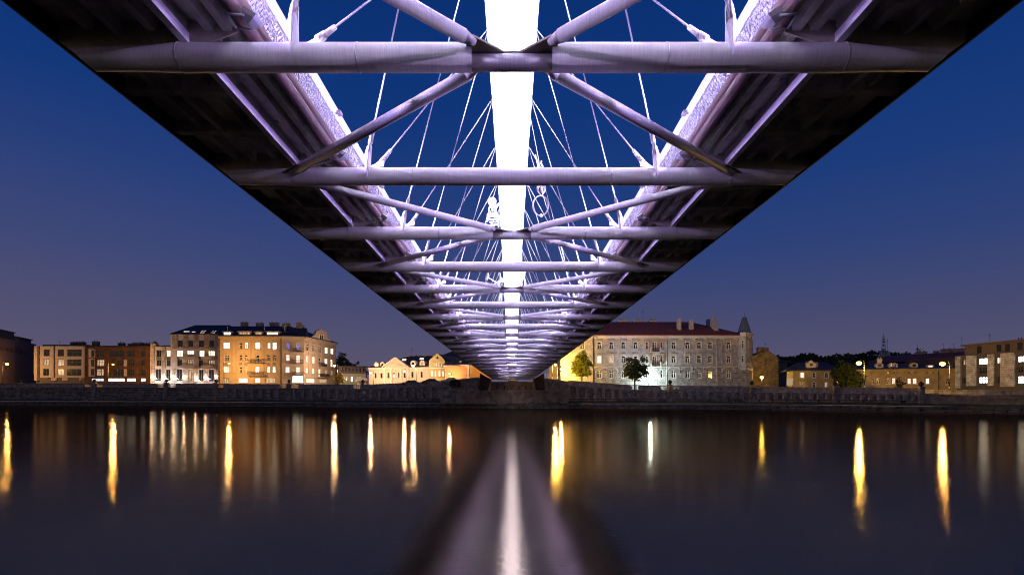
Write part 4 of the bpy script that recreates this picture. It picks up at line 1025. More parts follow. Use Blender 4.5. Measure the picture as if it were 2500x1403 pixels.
a0, z0 = f.pt(3, 705, 470); a1, z1 = f.pt(3, 1045, 460); am, zm = f.pt(3, 875, 322); zt2 = zt + .12
mb = MB(); mb.opoly(f.fr, [(a0, zt2), (a1, zt2), (am, zm)], .0, .5); pd = mb.build('pediment', M['cream'], b)
mb = MB()
for (p, q) in (((a0 - .3, zt2), (am, zm)), ((am, zm), (a1 + .3, zt2))):
    d = Vector((q[0] - p[0], q[1] - p[1])).normalized(); nn = Vector((-d.y, d.x)) * .3
    mb.opoly(f.fr, [p, q, (q[0] + nn.x, q[1] + nn.y), (p[0] + nn.x, p[1] + nn.y)], -.1, .75 + (.01 if p[0] == am else 0))
mb.build('raking_cornice', M['creamt'], pd)
mb = MB(); mb.obox(f.fr, a0 - .3, a1 + .3, .0, .7, zt2 - .3, zt2 - .003); mb.build('base_cornice', M['creamt'], pd)
random.seed(5); mb = MB()
for i in range(26):
    t = random.uniform(-1, 1); h = random.uniform(.1, .75) * (1 - abs(t)); c = f.world(am + t * 1.9, .53, zt2 + .35 + h * (zm - zt2 - .8)); mb.ball(c, random.uniform(.1, .2), 7, 5)
mb.build('relief_carving', M['creamt'], pd)
for x in (712, 803, 945, 1045):
    a, _ = f.pt(3, x, 500); mb = MB(); mb.obox(f.fr, a - .3, a + .3, .003, .28, 1, zt2 - .31); mb.obox(f.fr, a - .38, a + .38, .003, .34, zt2 - .75, zt2 - .5); mb.build('pilaster', M['creamt'], b)
zr = roofz(f, 868.5, 1000, 6)
rf = hip(b, f, 0, f.L, 12, zt + .11, zr, 9.5, 0, M['slate'], .3)
for x, y, k in ((580, 415, 'W'), (667, 413, 'D'), (1115, 392, 'D'), (1247, 390, 'l')):
    a, z = f.pt(3, x, y + 8); h = .75; m = MB()
    arc = [(a - h, z - .7), (a + h, z - .7)] + [(a + h * math.cos(t), z + .15 + h * math.sin(t)) for t in [math.pi * i / 8 for i in range(9)]]
    m.opoly(f.fr, arc, -2.6, -.3); dd = m.build('dormer', M['creamt'], rf)
    m = MB(); w_ = .33; m.opoly(f.fr, [(a - w_, z - .5), (a + w_, z - .5)] + [(a + w_ * math.cos(t), z + .05 + w_ * math.sin(t)) for t in [math.pi * i / 6 for i in range(7)]], -.29, -.26); m.build('pane', PANE[k], dd)
for x, y, w_ in ((890, 265, 1.2), (1055, 262, 1.5), (1180, 262, 1.2), (1340, 258, 2.2)):
    a, z = f.pt(3, x, y); z = z * 1.045; chimney(b, f, min(a, f.L - 1.2), -6.3, zr - .8, z - .6, w_, .7, M['chim'], True, rf)
antenna(rf, f, f.pt(3, 968, 240)[0], -6, zr - .1, 2.2)
for x0, y0, x1, y1 in ((962, 335, 985, 358), (990, 335, 1015, 358), (1215, 322, 1240, 340), (1245, 322, 1270, 340)): rooflight(f, rf, 3, x0, y0, x1, y1, zt + .1, zr, 12, 'L', 10)

# ------------------------------------------------------------------ 8 olive gabled house
M['olive'] = mat('olive_render', (.30, .25, .12), .9, 0, .08, 1.2)
f = Face(1047.3, 138, 1086.5, 137); zt = f.z(1065, 889)
b = empty('gabled_house', f.world(f.L / 2, 0, 1), 'narrow olive house with a stepped curved gable between the cream and orange houses', 'building', G)
ws = W(f, 3, [(1412, 390, 1432, 442, 'l'), (1450, 390, 1469, 442, 'l'), (1486, 390, 1505, 442, 'l'), (1522, 390, 1542, 442, 'l'), (1380, 508, 1405, 585, 'L'), (1433, 510, 1456, 585, 'P'), (1490, 508, 1515, 585, 'L'), (1544, 508, 1568, 585, 'P')])
z_up = f.z(1065, 820 + 362 / 5.952)
facade(b, f, 1, z_up, ws, M['olive'], D=12, trim=(M['olive'], 's'))
band(b, f, f.z(1065, 820 + 470 / 5.952), .2, .15, M['creamt'])
gp = [f.pt(3, x, y) for x, y in ((1352, 362), (1372, 332), (1400, 312), (1470, 250), (1540, 305), (1562, 322), (1582, 362))]
mb = MB(); mb.opoly(f.fr, gp, -.5, .003); gb = mb.build('gable', M['olive'], b)
q = [f.pt(3, *p) for p in ((1453, 326), (1492, 326), (1472, 290))]; mb = MB(); mb.opoly(f.fr, q, .005, .03); mb.build('triangular_window', GLASS, gb)
mb = MB(); zz = f.z(1065, 866); mb.opoly(f.fr, [(.2, z_up), (f.L - .2, z_up), (f.L / 2, zz + .3)], -13, -.51); mb.build('roof', M['slate'], b)
# brownish block with a slate roof rising behind
g = Face(1086, 152, 1132, 150); z2 = g.z(1100, 874)
bb_ = empty('rear_house', g.world(g.L / 2, 0, 1), 'plain buff house with a dark roof rising behind the olive and orange houses', 'building', G)
facade(bb_, g, 1, z2, [], mat('buff_render', (.24, .19, .15), .9), D=10)
hip(bb_, g, -2.5, g.L + .5, 10, z2, z2 + 2.6, 3, 3, M['slate'], .3)
# ------------------------------------------------------------------ 9 orange house
M['orange'] = mat('orange_render', (.50, .25, .10), .9, 0, .08, 1.2)
f = Face(1087, 134, 1146, 130.5); f2_ = Face(1146, 130.5, 1178, 143); zt = f.z(1110, 893.5)
b = empty('orange_house', f.world(f.L / 2, 0, 1), 'orange house with cream pilasters and a hipped dark roof beside the bridge', 'building', G)
facade(b, f, 1, zt, W(f, 3, [(1642, 490, 1668, 562, 'D'), (1727, 485, 1755, 566, 'D'), (1815, 478, 1842, 566, 'D'), (1920, 470, 1948, 560, 'D')]), M['orange'], D=10, trim=(M['creamt'], 'sch'))
facade(b, f2_, 1, zt, W(f2_, 3, [(2025, 490, 2048, 560, 'D')]), M['orange'], D=6, trim=(M['creamt'], 'sch'))
for x in (1605, 1698, 1785, 1875, 1965):
    a, _ = f.pt(3, min(x, 1935), 500); mb = MB(); mb.obox(f.fr, a - .28, min(a + .28, f.L - .02), .003, .22, 1, zt - .3); mb.build('pilaster', M['creamt'], b)
for a in (.5, 3.2, 6.2): mb = MB(); mb.obox(f2_.fr, a, a + .5, .003, .22, 1, zt - .3); mb.build('pilaster', M['creamt'], b)
cornice(b, f, zt - .28, .5, .6, M['creamt']); cornice(b, f2_, zt - .276, .5, .59, M['creamt'])
rf = hip(b, f, 0, f.L, 10, zt + .24, zt + 3.1, 3, 3, M['slate'], .5)
a, z = f.pt(3, 1788, 382); m = MB(); m.opoly(f.fr, [(a - .45, z - .2), (a + .45, z - .2), (a + .3, z + .25), (a, z + .42), (a - .3, z + .25)], -1.6, -.5); m.build('dormer', M['creamt'], rf)

# ------------------------------------------------------------------ 10 big tenement right of the bridge
M['grime'] = mat('sooty_render', (.31, .30, .335), .9, 0, .2, .9, .25, 9, stain=(.17, .15, .15))
M['rust'] = brickmat('banded_rustication', (.34, .32, .33), (.29, .275, .285), (.10, .09, .085), rowh=.42, bw=60, msize=.03, bump=.8)
M['tent'] = mat('tenement_trim', (.44, .40, .40), .85, 0, .12, 1.6, stain=(.26, .235, .235))
M['stucco'] = mat('foliate_stucco', (.42, .35, .31), .9, 0, .3, 9, 1.0, 16, stain=(.17, .14, .13))
f = Face(1369, 138, 1830, 138); zt = f.z(1600, 820.5)
b = empty('corner_tenement', f.world(f.L / 2, 0, 1), 'huge grimy stucco tenement with red roof and pointed corner turret right of the bridge', 'building', G)
cols = [(-30, 5), (180, 235), (388, 442), (535, 588), (682, 735), (833, 888), (1297, 1353), (1465, 1520), (1607, 1662), (1742, 1797), (1968, 2022)]
up1 = [(x0, 420, x1, 510, 'D') for x0, x1 in cols[1:]] + [(985, 422, 1012, 510, 'D', 't'), (1063, 418, 1113, 525, 'D', 'v'), (1163, 422, 1190, 510, 'D', 't')]
up2 = [(x0, 588, x1, 680, 'D') for x0, x1 in cols[1:]] + [(985, 590, 1012, 680, 'D', 't'), (1063, 588, 1113, 700, 'D', 'v'), (1163, 590, 1190, 680, 'D', 't')]
up2[1] = (388, 592, 442, 683, 'P'); up2[2] = (535, 588, 588, 683, 'l')
gr = [(x0, 770, x1, 865, 'D', 'o') for x0, x1 in cols[2:]] + [(978, 768, 1003, 860, 'D', 't'), (1163, 768, 1192, 860, 'D', 't')]
z_gf = f.z(1600, 895.5)
def wall2(f, lo, hi):
    facade(b, f, 1, z_gf, W(f, 5, lo), M['rust'], D=13, trim=(M['tent'], 's'))
    facade(b, f, z_gf + .002, zt, W(f, 5, hi), M['grime'], D=13, trim=(M['tent'], 'sch'))
wall2(f, gr + [(1042, 780, 1130, 926, 'W', 'o')], up1 + up2)
band(b, f, z_gf - .1, .3, .22, M['tent'])
# frieze of foliate stucco between the top windows, broken by pale pier blocks
for i, (x0, x1) in enumerate([(448, 528), (596, 675), (742, 826), (896, 975), (1200, 1232), (1360, 1458), (1527, 1600), (1668, 1735), (1805, 1842), (1880, 1960), (2030, 2120), (240, 335)]):
    q = f.rect(5, x0, 405, x1, 455); mb = MB(); mb.obox(f.fr, q[0] + .1, q[1] - .1, .002, .07, q[2], q[3]); mb.build('foliate_panel', M['stucco'], b)
    q = f.rect(5, x0, 372, x1, 400); am = (q[0] + q[1]) / 2; mb = MB(); mb.opoly(f.fr, [(q[0] + .15, q[2]), (q[1] - .15, q[2]), (am + .5, q[3]), (am - .5, q[3])], .002, .12); mb.build('frieze_block', M['tent'], b)
q = f.rect(5, 960, 365, 1222, 392); mb = MB(); mb.obox(f.fr, q[0], q[1], .002, .1, q[2], q[3]); mb.build('foliate_panel', M['stucco'], b)
M['pale2'] = mat('pale_cornice', (.50, .46, .47), .85, 0, .06, 2)
band(b, f, f.z(1600, 824.5), .7, .14, M['pale2'], name='frieze'); cornice(b, f, zt - .5, .6, .7, M['pale2'])
for x0, x1, y in ((1025, 1155, 545), (1025, 1155, 720)):
    q = f.rect(5, x0, y - 40, x1, y); bl = balcony(b, f, q[0], q[1], q[2], 1.1, 1.0, m=M['tent'])
    mb = MB(); mb.obox(f.fr, q[0], q[0] + .28, 1.13, 1.35, q[2] - .1, q[2] + 1.1); mb.obox(f.fr, q[1] - .28, q[1], 1.13, 1.35, q[2] - .1, q[2] + 1.1); mb.build('balcony_post', M['tent'], bl)
q = f.rect(5, 1042, 870, 1130, 926); mb = MB(); mb.obox(f.fr, q[0], q[1], -.10, -.04, 1, q[3]); dr = mb.build('door', M['recess'], b)
mb = MB(); 
for x0, x1 in ((1048, 1082), (1088, 1118)): q2 = f.rect(5, x0, 885, x1, 925); mb.obox(f.fr, q2[0], q2[1], -.038, -.02, q2[2], q2[3])
mb.build('door_glass', PANE['C'], dr)
for x, r in ((345, M['darkmetal']), (1237, M['pale2']), (1850, M['pale2'])): pipe(b, f, f.pt(5, x, 500)[0], 1, zt - .5, r)
for x in (1875, 1905, 2110): a, _ = f.pt(5, x, 500); mb = MB(); mb.obox(f.fr, a - .3, a + .3, .002, .1, z_gf + .3, zt - 1.2); mb.build('pilaster', M['grime'], b)
for x in (415, 560, 1325, 1492, 1635, 1770, 1995):
    a, _ = f.pt(5, x, 500); mb = MB(); mb.opoly(f.fr, [(a + 2.0 * math.cos(t), f.z(1600, 909) + 1.75 * math.sin(t)) for t in [math.pi * i / 8 for i in range(9)]] + [(a + 1.6 * math.cos(t), f.z(1600, 909) + 1.35 * math.sin(t)) for t in [math.pi * (8 - i) / 8 for i in range(9)]], .224 if False else .002, .09); mb.build('arch_surround', M['tent'], b)
zr = roofz(f, 785.5, 1600, 8)
rf = hip(b, f, 0, f.L - 1.5, 16, zt + .12, zr, 0, 11, M['tile'], .6)
# firewall parapets and chimneys breaking the roof
for x0, x1, y0, y1 in ((1383, 1412, 150, 265), (1535, 1558, 172, 262)):
    a0_, _ = f.pt(5, x0, y0); a1_, z1_ = f.pt(5, x1, y0); _, z0_ = f.pt(5, x1, y1); mb = MB(); mb.obox(f.fr, a0_ + 1.2, a1_, -3.6, -1.6, z0_, z1_ * 1.02); mb.obox(f.fr, a0_ + 1.1, a1_ + .1, -3.7, -1.5, z1_ * 1.02 + .002, z1_ * 1.02 + .2); mb.build('chimney', M['tent'], rf)
a1_, zb_ = f.pt(5, 1878, 285); _, ztp = f.pt(5, 1878, 118); a0_ = a1_ - .5
g2 = (f.world(a1_, 0, 0).to_2d(), f.n * -1, f.u)
mb = MB(); mb.opoly(g2, [(.3, zb_), (8, zb_ + 1), (8, ztp * 1.02), (2.2, ztp * 1.01)], -.5, 0); mb.build('firewall', M['tent'], rf)
for x0, x1 in ((725, 845), (918, 1043), (1120, 1215), (560, 622)):
    a0_, z_ = f.pt(5, x0, 182); a1_, _ = f.pt(5, x1, 182); mb = MB(); mb.obox(f.fr, a0_, a1_, -9, -8.2, zr - 1.2, zr + .55)
    for i in range(8): c = f.world(a0_ + (a1_ - a0_) * (i + .5) / 8, -8.6, zr + .55); mb.tube(c, c + Vector((0, 0, .35)), .13, .11, n=6)
    mb.build('chimney', M['tent'], rf)
antenna(rf, f, f.pt(5, 1040, 100)[0], -8, zr, 3.0)
# corner oriel with its spire
fo = Face(1808, 137.3, 1821.5, 136.6); fo2 = Face(1821.5, 136.6, 1836, 139.5)
zo = f.z(1820, 900)
for g, ww in ((fo, [(2153, 400, 2188, 495, 'D', 't'), (2153, 580, 2188, 672, 'D', 't')]), (fo2, [(2228, 405, 2255, 495, 'l', 't'), (2228, 590, 2255, 672, 'D', 't')])):
    facade(b, g, zo, zt + .3, W(g, 5, ww), M['grime'], D=2.5, trim=(M['tent'], 'sc'), name='oriel_wall'); cornice(b, g, zt - .1, .9, .6, M['pale2'], name='oriel_cornice'); band(b, g, zo - .3, .5, .2, M['tent'])
c0 = (fo.world(0, .4, 0) + fo2.world(fo2.L, .4, 0)) / 2 + Vector((0, 1.6, 0)); zz0 = zt + .95; zz1 = roofz(f, 773.5, 1820, 1)
mb = MB(); base = 1.9; n = 8
ring = lambda r, z: [(c0.x + r * math.cos(2 * math.pi * (i + .5) / n), c0.y + r * math.sin(2 * math.pi * (i + .5) / n), z) for i in range(n)]
mb.loft([ring(base * .85, zt - .4), ring(base * .85, zz0), ring(base * .95, zz0 + .01), ring(base * .82, zz0 + .5), ring(.5, zz1), ring(.48, zz1 + .05)])
mb.build('spire', mat('blue_grey_sheet', (.12, .15, .19), .45, .3, .1, 2), b)
mb = MB(); mb.tube((c0.x, c0.y, zz1), (c0.x, c0.y, zz1 + 1.1), .04, n=6); mb.build('finial', M['darkmetal'], b)
# end wall
fe = Face(1836, 139.5, 1838, 156)
facade(b, fe, 1, zt, [], M['grime'], D=.6, name='end_wall')
# ------------------------------------------------------------------ 11 blank brick gable
f = Face(1832, 150, 1900.5, 149); M['gab'] = brickmat('yellow_brown_brick', (.30, .23, .15), (.25, .19, .125), (.16, .13, .10), rowh=.15, bw=.5, bump=.3, msize=.02)
gp = [(0, 1.0)] + [f.pt(6, x, y) for x, y in ((115, 458), (280, 362), (372, 362), (515, 466))] + [(f.L, 1.0)]; gp[1] = (0, gp[1][1]); gp[-2] = (f.L, gp[-2][1])
b = empty('gable_end_house', f.world(f.L / 2, 0, 1), 'blank brick gable end with chimneys, lit by the lamp just right of the big tenement', 'building', G)
mb = MB(); mb.opoly(f.fr, gp, -14, 0); mb.build('wall', M['gab'], b)
for x0, x1, y in ((195, 285, 315), (300, 370, 318)):
    a0_, z_ = f.pt(6, x0, y); a1_, _ = f.pt(6, x1, y); chimney(b, f, (a0_ + a1_) / 2, -.9, f.pt(6, 300, 365)[1] - 1.0, z_, a1_ - a0_, 1.0, M['gab'])
antenna(b, f, f.pt(6, 345, 300)[0], -2, gp[2][1], 2.4)
# dark neighbour in the gap
f = Face(1901, 156, 1922, 156); b = empty('dark_house', f.world(f.L / 2, 0, 1), 'unlit narrow house in the gap beside the brick gable end', 'building', G)
facade(b, f, 1, f.z(1910, 884), [], M['recess'], D=10); hip(b, f, -1, f.L + 1, 10, f.z(1910, 884), f.z(1910, 875), 1, 1, M['slate'])
# ------------------------------------------------------------------ 12 small yellow house
M['yel'] = mat('yellow_render', (.36, .27, .12), .9, 0, .12, 1.2, stain=(.25, .19, .09))
f = Face(1937, 132, 2037, 129); zt = f.z(1985, 904.5); fs = Face(1921, 137, 1937, 132)
b = empty('small_house', f.world(f.L / 2, 0, .4), 'small two storey yellow house with a dark hipped roof and one attic gable', 'building', G)
facade(b, f, .2, zt, W(f, 6, [(852, 695, 912, 778, 'P'), (1043, 697, 1092, 778, 'D'), (1235, 697, 1288, 780, 'D'), (850, 848, 905, 925, 'D'), (1043, 848, 1092, 925, 'D'), (1235, 848, 1280, 925, 'l')]), M['yel'], D=9, trim=(M['creamt'], 'sc'))
facade(b, fs, .2, zt - .004, [], M['yel'], D=1)
rf = hip(b, f, -1.4, f.L, 9, zt, f.z(1985, 883.5) * 1.03, 3.0, .6, M['slate'], .35)
a, z = f.pt(6, 1035, 560); m = MB(); m.opoly(f.fr, [(a - 1.0, z - .9), (a + 1.0, z - .9), (a + 1.0, z), (a, z + 1.0), (a - 1.0, z)], -3.6, -1.0); dd = m.build('dormer', M['creamt'], rf)
m = MB(); m.obox(f.fr, a - .3, a + .3, -.99, -.96, z - .5, z + .2); m.build('pane', GLASS, dd)
for x in (978, 1115): a, z = f.pt(6, x, 572); chimney(b, f, a, -1.6, zt + .4, z + .3, .8, .7, M['chim'], True, rf)
pipe(b, f, f.L - .1, .2, zt)
q = fs.rect(6, 640, 782, 740, 897)
bd = empty('billboard', fs.world(.8, .4, .2), 'white notice board on posts in front of the small yellow house', 'sign')
g = Face(1920, 131, 1935, 130); r_ = g.rect(6, 642, 782, 738, 890)
mb = MB(); mb.obox(g.fr, r_[0], r_[1], -.05, .05, r_[2], r_[3]); bdm = mb.build('board', mat('white_board', (.75, .72, .70), .5, 0, .03), bd)
mb = MB(); mb.obox(g.fr, r_[0] + .1, r_[0] + .2, -.2, -.06, 0, r_[3]); mb.obox(g.fr, r_[1] - .2, r_[1] - .1, -.2, -.06, 0, r_[3]); mb.build('posts', M['darkmetal'], bd)
# ------------------------------------------------------------------ 13 long single storey stucco house
M['stuc'] = mat('old_yellow_stucco', (.37, .29, .17), .9, 0, .16, 1.0, .2, 10, stain=(.22, .17, .11))
f = Face(2062, 126, 2344, 117); zt = f.z(2200, 902)
b = empty('long_house', f.world(f.L / 2, 0, .4), 'long single storey yellow stucco house with paired windows under heavy hoods', 'building', G)
ws = W(f, 7, [(25, 780, 88, 870, 'D'), (112, 780, 175, 870, 'P'), (348, 785, 410, 870, 'P'), (435, 785, 500, 870, 'P'), (628, 785, 700, 870, 'L'), (950, 790, 1012, 880, 'D')]) + W(f, 6, [(1955, 780, 2010, 878, 'D'), (2040, 780, 2095, 878, 'D'), (1465, 770, 1505, 805, 'l')])
facade(b, f, .2, zt, ws, M['stuc'], D=9, trim=(M['creamt'], 's'))
for c, x0, x1 in ((7, 5, 195), (7, 328, 520), (7, 610, 720), (6, 1935, 2115)):
    q = f.rect(c, x0, 740, x1, 758); mb = MB(); mb.obox(f.fr, q[0], q[1], .002, .3, q[2], q[3]); q2 = f.rect(c, x0, 758, x1, 885); mb.obox(f.fr, q[0] + .1, q[0] + .35, .002, .12, q2[2], q2[3] - .002); mb.obox(f.fr, q[1] - .35, q[1] - .1, .002, .12, q2[2], q2[3] - .002); mb.build('window_hood', M['stuc'], b)
band(b, f, f.z(2200, 913), .15, .12, M['stuc']); cornice(b, f, zt - .25, .35, .6, M['stuc'])
for x in [55, 145, 375, 465, 660, 755]: mb = MB(); a, z = f.pt(7, x, 697); mb.obox(f.fr, a - .16, a + .16, .002, .02, z - .12, z + .12); mb.build('attic_vent', GLASS, b)
pipe(b, f, f.pt(7, 838, 700)[0], .2, zt - .2); pipe(b, f, f.pt(6, 1380, 700)[0], .2, zt - .2)
rf = hip(b, f, 0, f.L, 9, zt + .1, f.z(2200, 891) * 1.035, 2, 3, M['slate'], .4)
for c, x, y, k in ((7, 135, 560, 'l'), (7, 475, 560, 'D'), (7, 730, 590, 'P'), (7, 1030, 610, 'L'), (6, 2100, 560, 'D'), (6, 2325, 560, 'D')):
    a, z = f.pt(c, x, y); a = min(max(a, 1.2), f.L - 1.2); m = MB(); m.opoly(f.fr, [(a - .7, z - .9), (a + .7, z - .9), (a + .7, z), (a + .35, z + .3), (a - .35, z + .3), (a - .7, z)], -3.0, -.9); dd = m.build('dormer', M['tent'], rf)
    m = MB(); m.obox(f.fr, a - .35, a + .35, -.89, -.86, z - .55, z + .02); m.build('pane', PANE[k], dd)
for x in (1985, 2022, 2058): rooflight(f, rf, 6, x - 13, 604, x + 13, 628, zt + .1, f.z(2200, 891) * 1.035, 9, 'W', 4)
chimney(b, f, f.pt(6, 2110, 600)[0], -1.8, zt + .5, zt + 2.4, .9, .7, M['creamt'], True, rf)
# row behind it: long dark roofs with antennas
f = Face(2210, 165, 2345, 152); z1_ = f.z(2280, 878)
b = empty('rear_block', f.world(f.L / 2, 0, 1), 'dim brown block with a dark roof behind the long yellow house', 'building', G)
facade(b, f, 1, z1_, [], mat('dim_brown_render', (.15, .11, .085), .9), D=14)
rf = hip(b, f, -9, f.L, 14, z1_, f.z(2290, 861) * 1.04, 7, 0, M['tile'], .4)
for x, y, w_ in ((350, 398, 3.2), (755, 352, 3.0), (935, 348, 3.6), (590, 385, 1.3)): a, z = f.pt(7, x, y); chimney(b, f, a, -7, z1_ + 1, z * 1.045, w_, .8, M['chim'], True, rf)
for x, h in ((300, 4.0), (700, 3.6), (865, 3.4), (990, 5.0)): antenna(rf, f, f.pt(7, x, 400)[0], -7, f.z(2290, 868) * 1.04, h)
f = Face(2120, 215, 2215, 200); b = empty('far_block', f.world(f.L / 2, 0, 1), 'distant house with a dull red roof below the radio mast', 'building', G)
facade(b, f, 1, f.z(2160, 882), [], M['recess'], D=12); hip(b, f, 0, f.L, 12, f.z(2160, 882), f.z(2160, 866), 3, 3, mat('dull_red_roof', (.20, .08, .06), .8))
# ------------------------------------------------------------------ 14 modern flats at the far right
M['conc'] = brickmat('grey_panel_cladding', (.46, .47, .50), (.40, .41, .44), (.22, .22, .24), rowh=.42, bw=1.5, bump=.2, msize=.02)
M['dbrown'] = mat('dark_brown_cladding', (.065, .062, .06), .8, 0, .1, 2)
f = Face(2335, 113, 2575, 94.5); zt = f.z(2420, 862)
b = empty('modern_flats', f.world(f.L / 2, 0, .3), 'modern flats at the far right with grey panel strips and brightly lit windows', 'building', G)
ws = W(f, 7, [(1213, 490, 1277, 580, 'l', 'v'), (1460, 468, 1605, 574, 'W', 'v'), (1740, 460, 1808, 555, 'L', 'v'), (2062, 435, 2200, 535, 'W', 'v'), (1460, 760, 1610, 865, 'W', '3'), (2065, 745, 2200, 872, 'W', '3'), (1215, 760, 1277, 870, 'D', 'v'), (1740, 758, 1808, 868, 'D', 'v'), (1460, 612, 1605, 716, 'D', '3'), (2065, 595, 2200, 700, 'D', '3')])
facade(b, f, .2, zt, ws, M['dbrown'], M['frame_d'], D=11)
for x0, y0, x1, y1 in ((1120, 445, 1195, 940), (1290, 432, 1432, 905), (1620, 410, 1720, 900), (1822, 390, 2040, 912), (2230, 370, 2440, 925)):
    q = f.rect(7, x0, y0, x1, y1); mb = MB(); mb.obox(f.fr, q[0], q[1], .003, .35, q[2], q[3]); mb.build('cladding', M['conc'], b)
mb = MB(); mb.obox(f.fr, .3, f.L, -9, -1.6, zt, zt + 2.0); mb.obox(f.fr, 0, f.L, -9.4, -.9, zt + 2.002, zt + 2.3); at = mb.build('attic_floor', mat('attic_brown', (.11, .085, .075), .9), b)
for x in (1330, 1630, 1760, 1950, 2060): mb = MB(); a, _ = f.pt(7, x, 350); mb.obox(f.fr, a, a + .9, -1.59, -1.55, zt + .3, zt + 1.7); mb.build('attic_window', GLASS, at)
a0_, z_ = f.pt(7, 1845, 215); a1_, _ = f.pt(7, 1930, 215); chimney(b, f, (a0_ + a1_) / 2, -3, zt + 2.0, z_ * 1.02, a1_ - a0_, 1.2, M['concrete'], True, at)
antenna(at, f, f.pt(7, 1425, 300)[0], -3, zt + 2.2, 2.0)
# ------------------------------------------------------------------ street lamps
random.seed(21)
SOD = (1.0, .50, .13)
GLOW = {'o': emis('sodium_glow', (1.0, .50, .08), 7), 'y': emis('yellow_glow', (1.0, .66, .09), 8), 'w': emis('cool_white_glow', (.75, 1.0, .95), 12), 'p': emis('pink_glow', (1.0, .60, .30), 9)}
LCOL = {'o': (1.0, .50, .14), 'y': (1.0, .58, .11), 'w': (.72, 1.0, .92), 'p': (1.0, .60, .34)}
def street_lamp(px, row, Y, base, kind, power, label, arm=1.0, r=.28):
    X, z = XZ(px, row, Y)
    root = empty('street_lamp', (X + arm, Y, base), label, 'street lamp', 'street lamps along the far bank')
    mb = MB(); mb.tube((X + arm, Y, base), (X + arm, Y, z + .1), .09, .06, n=8); mb.tube((X + arm, Y, base), (X + arm, Y, base + 1.0), .14, .12, n=8); mb.build('pole', M['darkmetal'], root)
    mb = MB(); mb.path([(X + arm, Y, z + .1), (X + arm * .8, Y, z + .5), (X + arm * .35, Y, z + .55), (X, Y, z + .35)], .04, 6); mb.build('arm', M['darkmetal'], root)
    mb = MB(); mb.tube((X, Y, z + .14), (X, Y, z + .36), .30, .06, n=10); mb.build('lamp_hood', M['darkmetal'], root)
    mb = MB(); mb.ball((X, Y, z - .02), r, 12, 8, .75); mb.build('lamp_globe', GLOW[kind], root)
    plamp('street_light', (X, Y, z - .5), power * 2.2, LCOL[kind], .16, root)
    return root
street_lamp(17, 888, 158, 1.8, 'o', 1700, 'amber street lamp in front of the dark warehouse at the far left', -1.2, .42)
street_lamp(276, 889, 152, 1.5, 'o', 3600, 'amber street lamp in front of the brown brick flats', -1.4)
street_lamp(559, 886.5, 142, 1.4, 'o', 2700, 'amber street lamp in front of the left end of the ochre tenement', -1.3)
street_lamp(816, 892, 150, 1.3, 'p', 3000, 'bright lamp at the receding end of the ochre tenement', 1.0, .36)
street_lamp(905, 909.5, 139, 1.2, 'p', 1800, 'peach lamp at the left corner of the cream pedimented house', .7)
street_lamp(987, 905.5, 133, 1.2, 'p', 2200, 'peach lamp in front of the pediment of the cream house', .6)
street_lamp(1009, 892, 130, 1.2, 'p', 2000, 'tall bright lamp right of the pediment of the cream house', .7, .36)
street_lamp(1097, 911.5, 128, 2.0, 'p', 900, 'low peach lamp in front of the orange house', .5, .22)
street_lamp(1370, 900, 134, 3.0, 'y', 7000, 'strong yellow lamp close to the left end of the big tenement', -.9, .3)
street_lamp(1356, 889, 119, 2.6, 'y', 6500, 'yellow lamp on the stone bastion just right of the bridge end', -.7, .3)
X, z = XZ(1449, 826, 122)
root = empty('fill_light_mast', (X, 122, 1.0), 'tall dark mast standing between the two trees, with added floodlights turned to the big tenement', 'mast')
mb = MB(); mb.tube((X, 122, 1.0), (X, 122, z + .6), .13, .08, n=8); mb.build('pole', M['darkmetal'], root)
mb = MB(); mb.tube((X - .8, 122, z + .5), (X + .8, 122, z + .5), .05, n=6); mb.build('crossarm', M['darkmetal'], root)
for dx, tx_, pw in ((-.7, 1420, 500), (0, 1560, 2200), (.7, 1760, 5600)):  # floodlights added on the pole to light the tenement front evenly
    mb = MB(); mb.obox(((X + dx, 122), (1, 0), (0, 1)), -.2, .2, -.18, .1, z + .1, z + .45); mb.build('lamp_head', M['grey'], root)
    spot('flood_lamp', (X + dx, 122.3, z + .25), (XZ(tx_, 880, 138)[0], 138, XZ(tx_, 870, 138)[1]), pw, (1, .80, .92), .2, 105, .9, root)
street_lamp(1588, 921, 134.5, .8, 'w', 2200, 'small cool white lamp at the lit doorway of the big tenement', -.5, .26)
street_lamp(1860, 920.5, 140, .8, 'y', 1500, 'yellow lamp in front of the blank brick gable', .0, .46)
street_lamp(2097, 886, 101, .3, 'y', 4200, 'yellow lamp above the bushes between the small and the long yellow houses', 1.0, .46)
street_lamp(2301, 887.5, 97, .2, 'o', 2300, 'orange lamp on a post before the right end of the long yellow house', 1.25, .46)

# ------------------------------------------------------------------ trees
def leafmat(name, c1, c2):
    m = bpy.data.materials.new(name); m.use_nodes = True
    nt = m.node_tree; N = nt.nodes; L = nt.links; b = N['Principled BSDF']; b.inputs['Roughness'].default_value = .7; b.inputs['Specular IOR Level'].default_value = .2
    g = N.new('ShaderNodeNewGeometry'); mx = N.new('ShaderNodeMix'); mx.data_type = 'RGBA'
    L.new(g.outputs['Random Per Island'], mx.inputs[0]); mx.inputs[6].default_value = (*c1, 1); mx.inputs[7].default_value = (*c2, 1); L.new(mx.outputs[2], b.inputs['Base Color'])
    tr = N.new('ShaderNodeBsdfTranslucent'); L.new(mx.outputs[2], tr.inputs[0]); ms = N.new('ShaderNodeMixShader'); ms.inputs[0].default_value = .45
    L.new(b.outputs[0], ms.inputs[1]); L.new(tr.outputs[0], ms.inputs[2]); L.new(ms.outputs[0], N['Material Output'].inputs[0])
    return m
M['bark'] = mat('tree_bark', (.07, .055, .04), .95, 0, .3, 4, .5, 20)
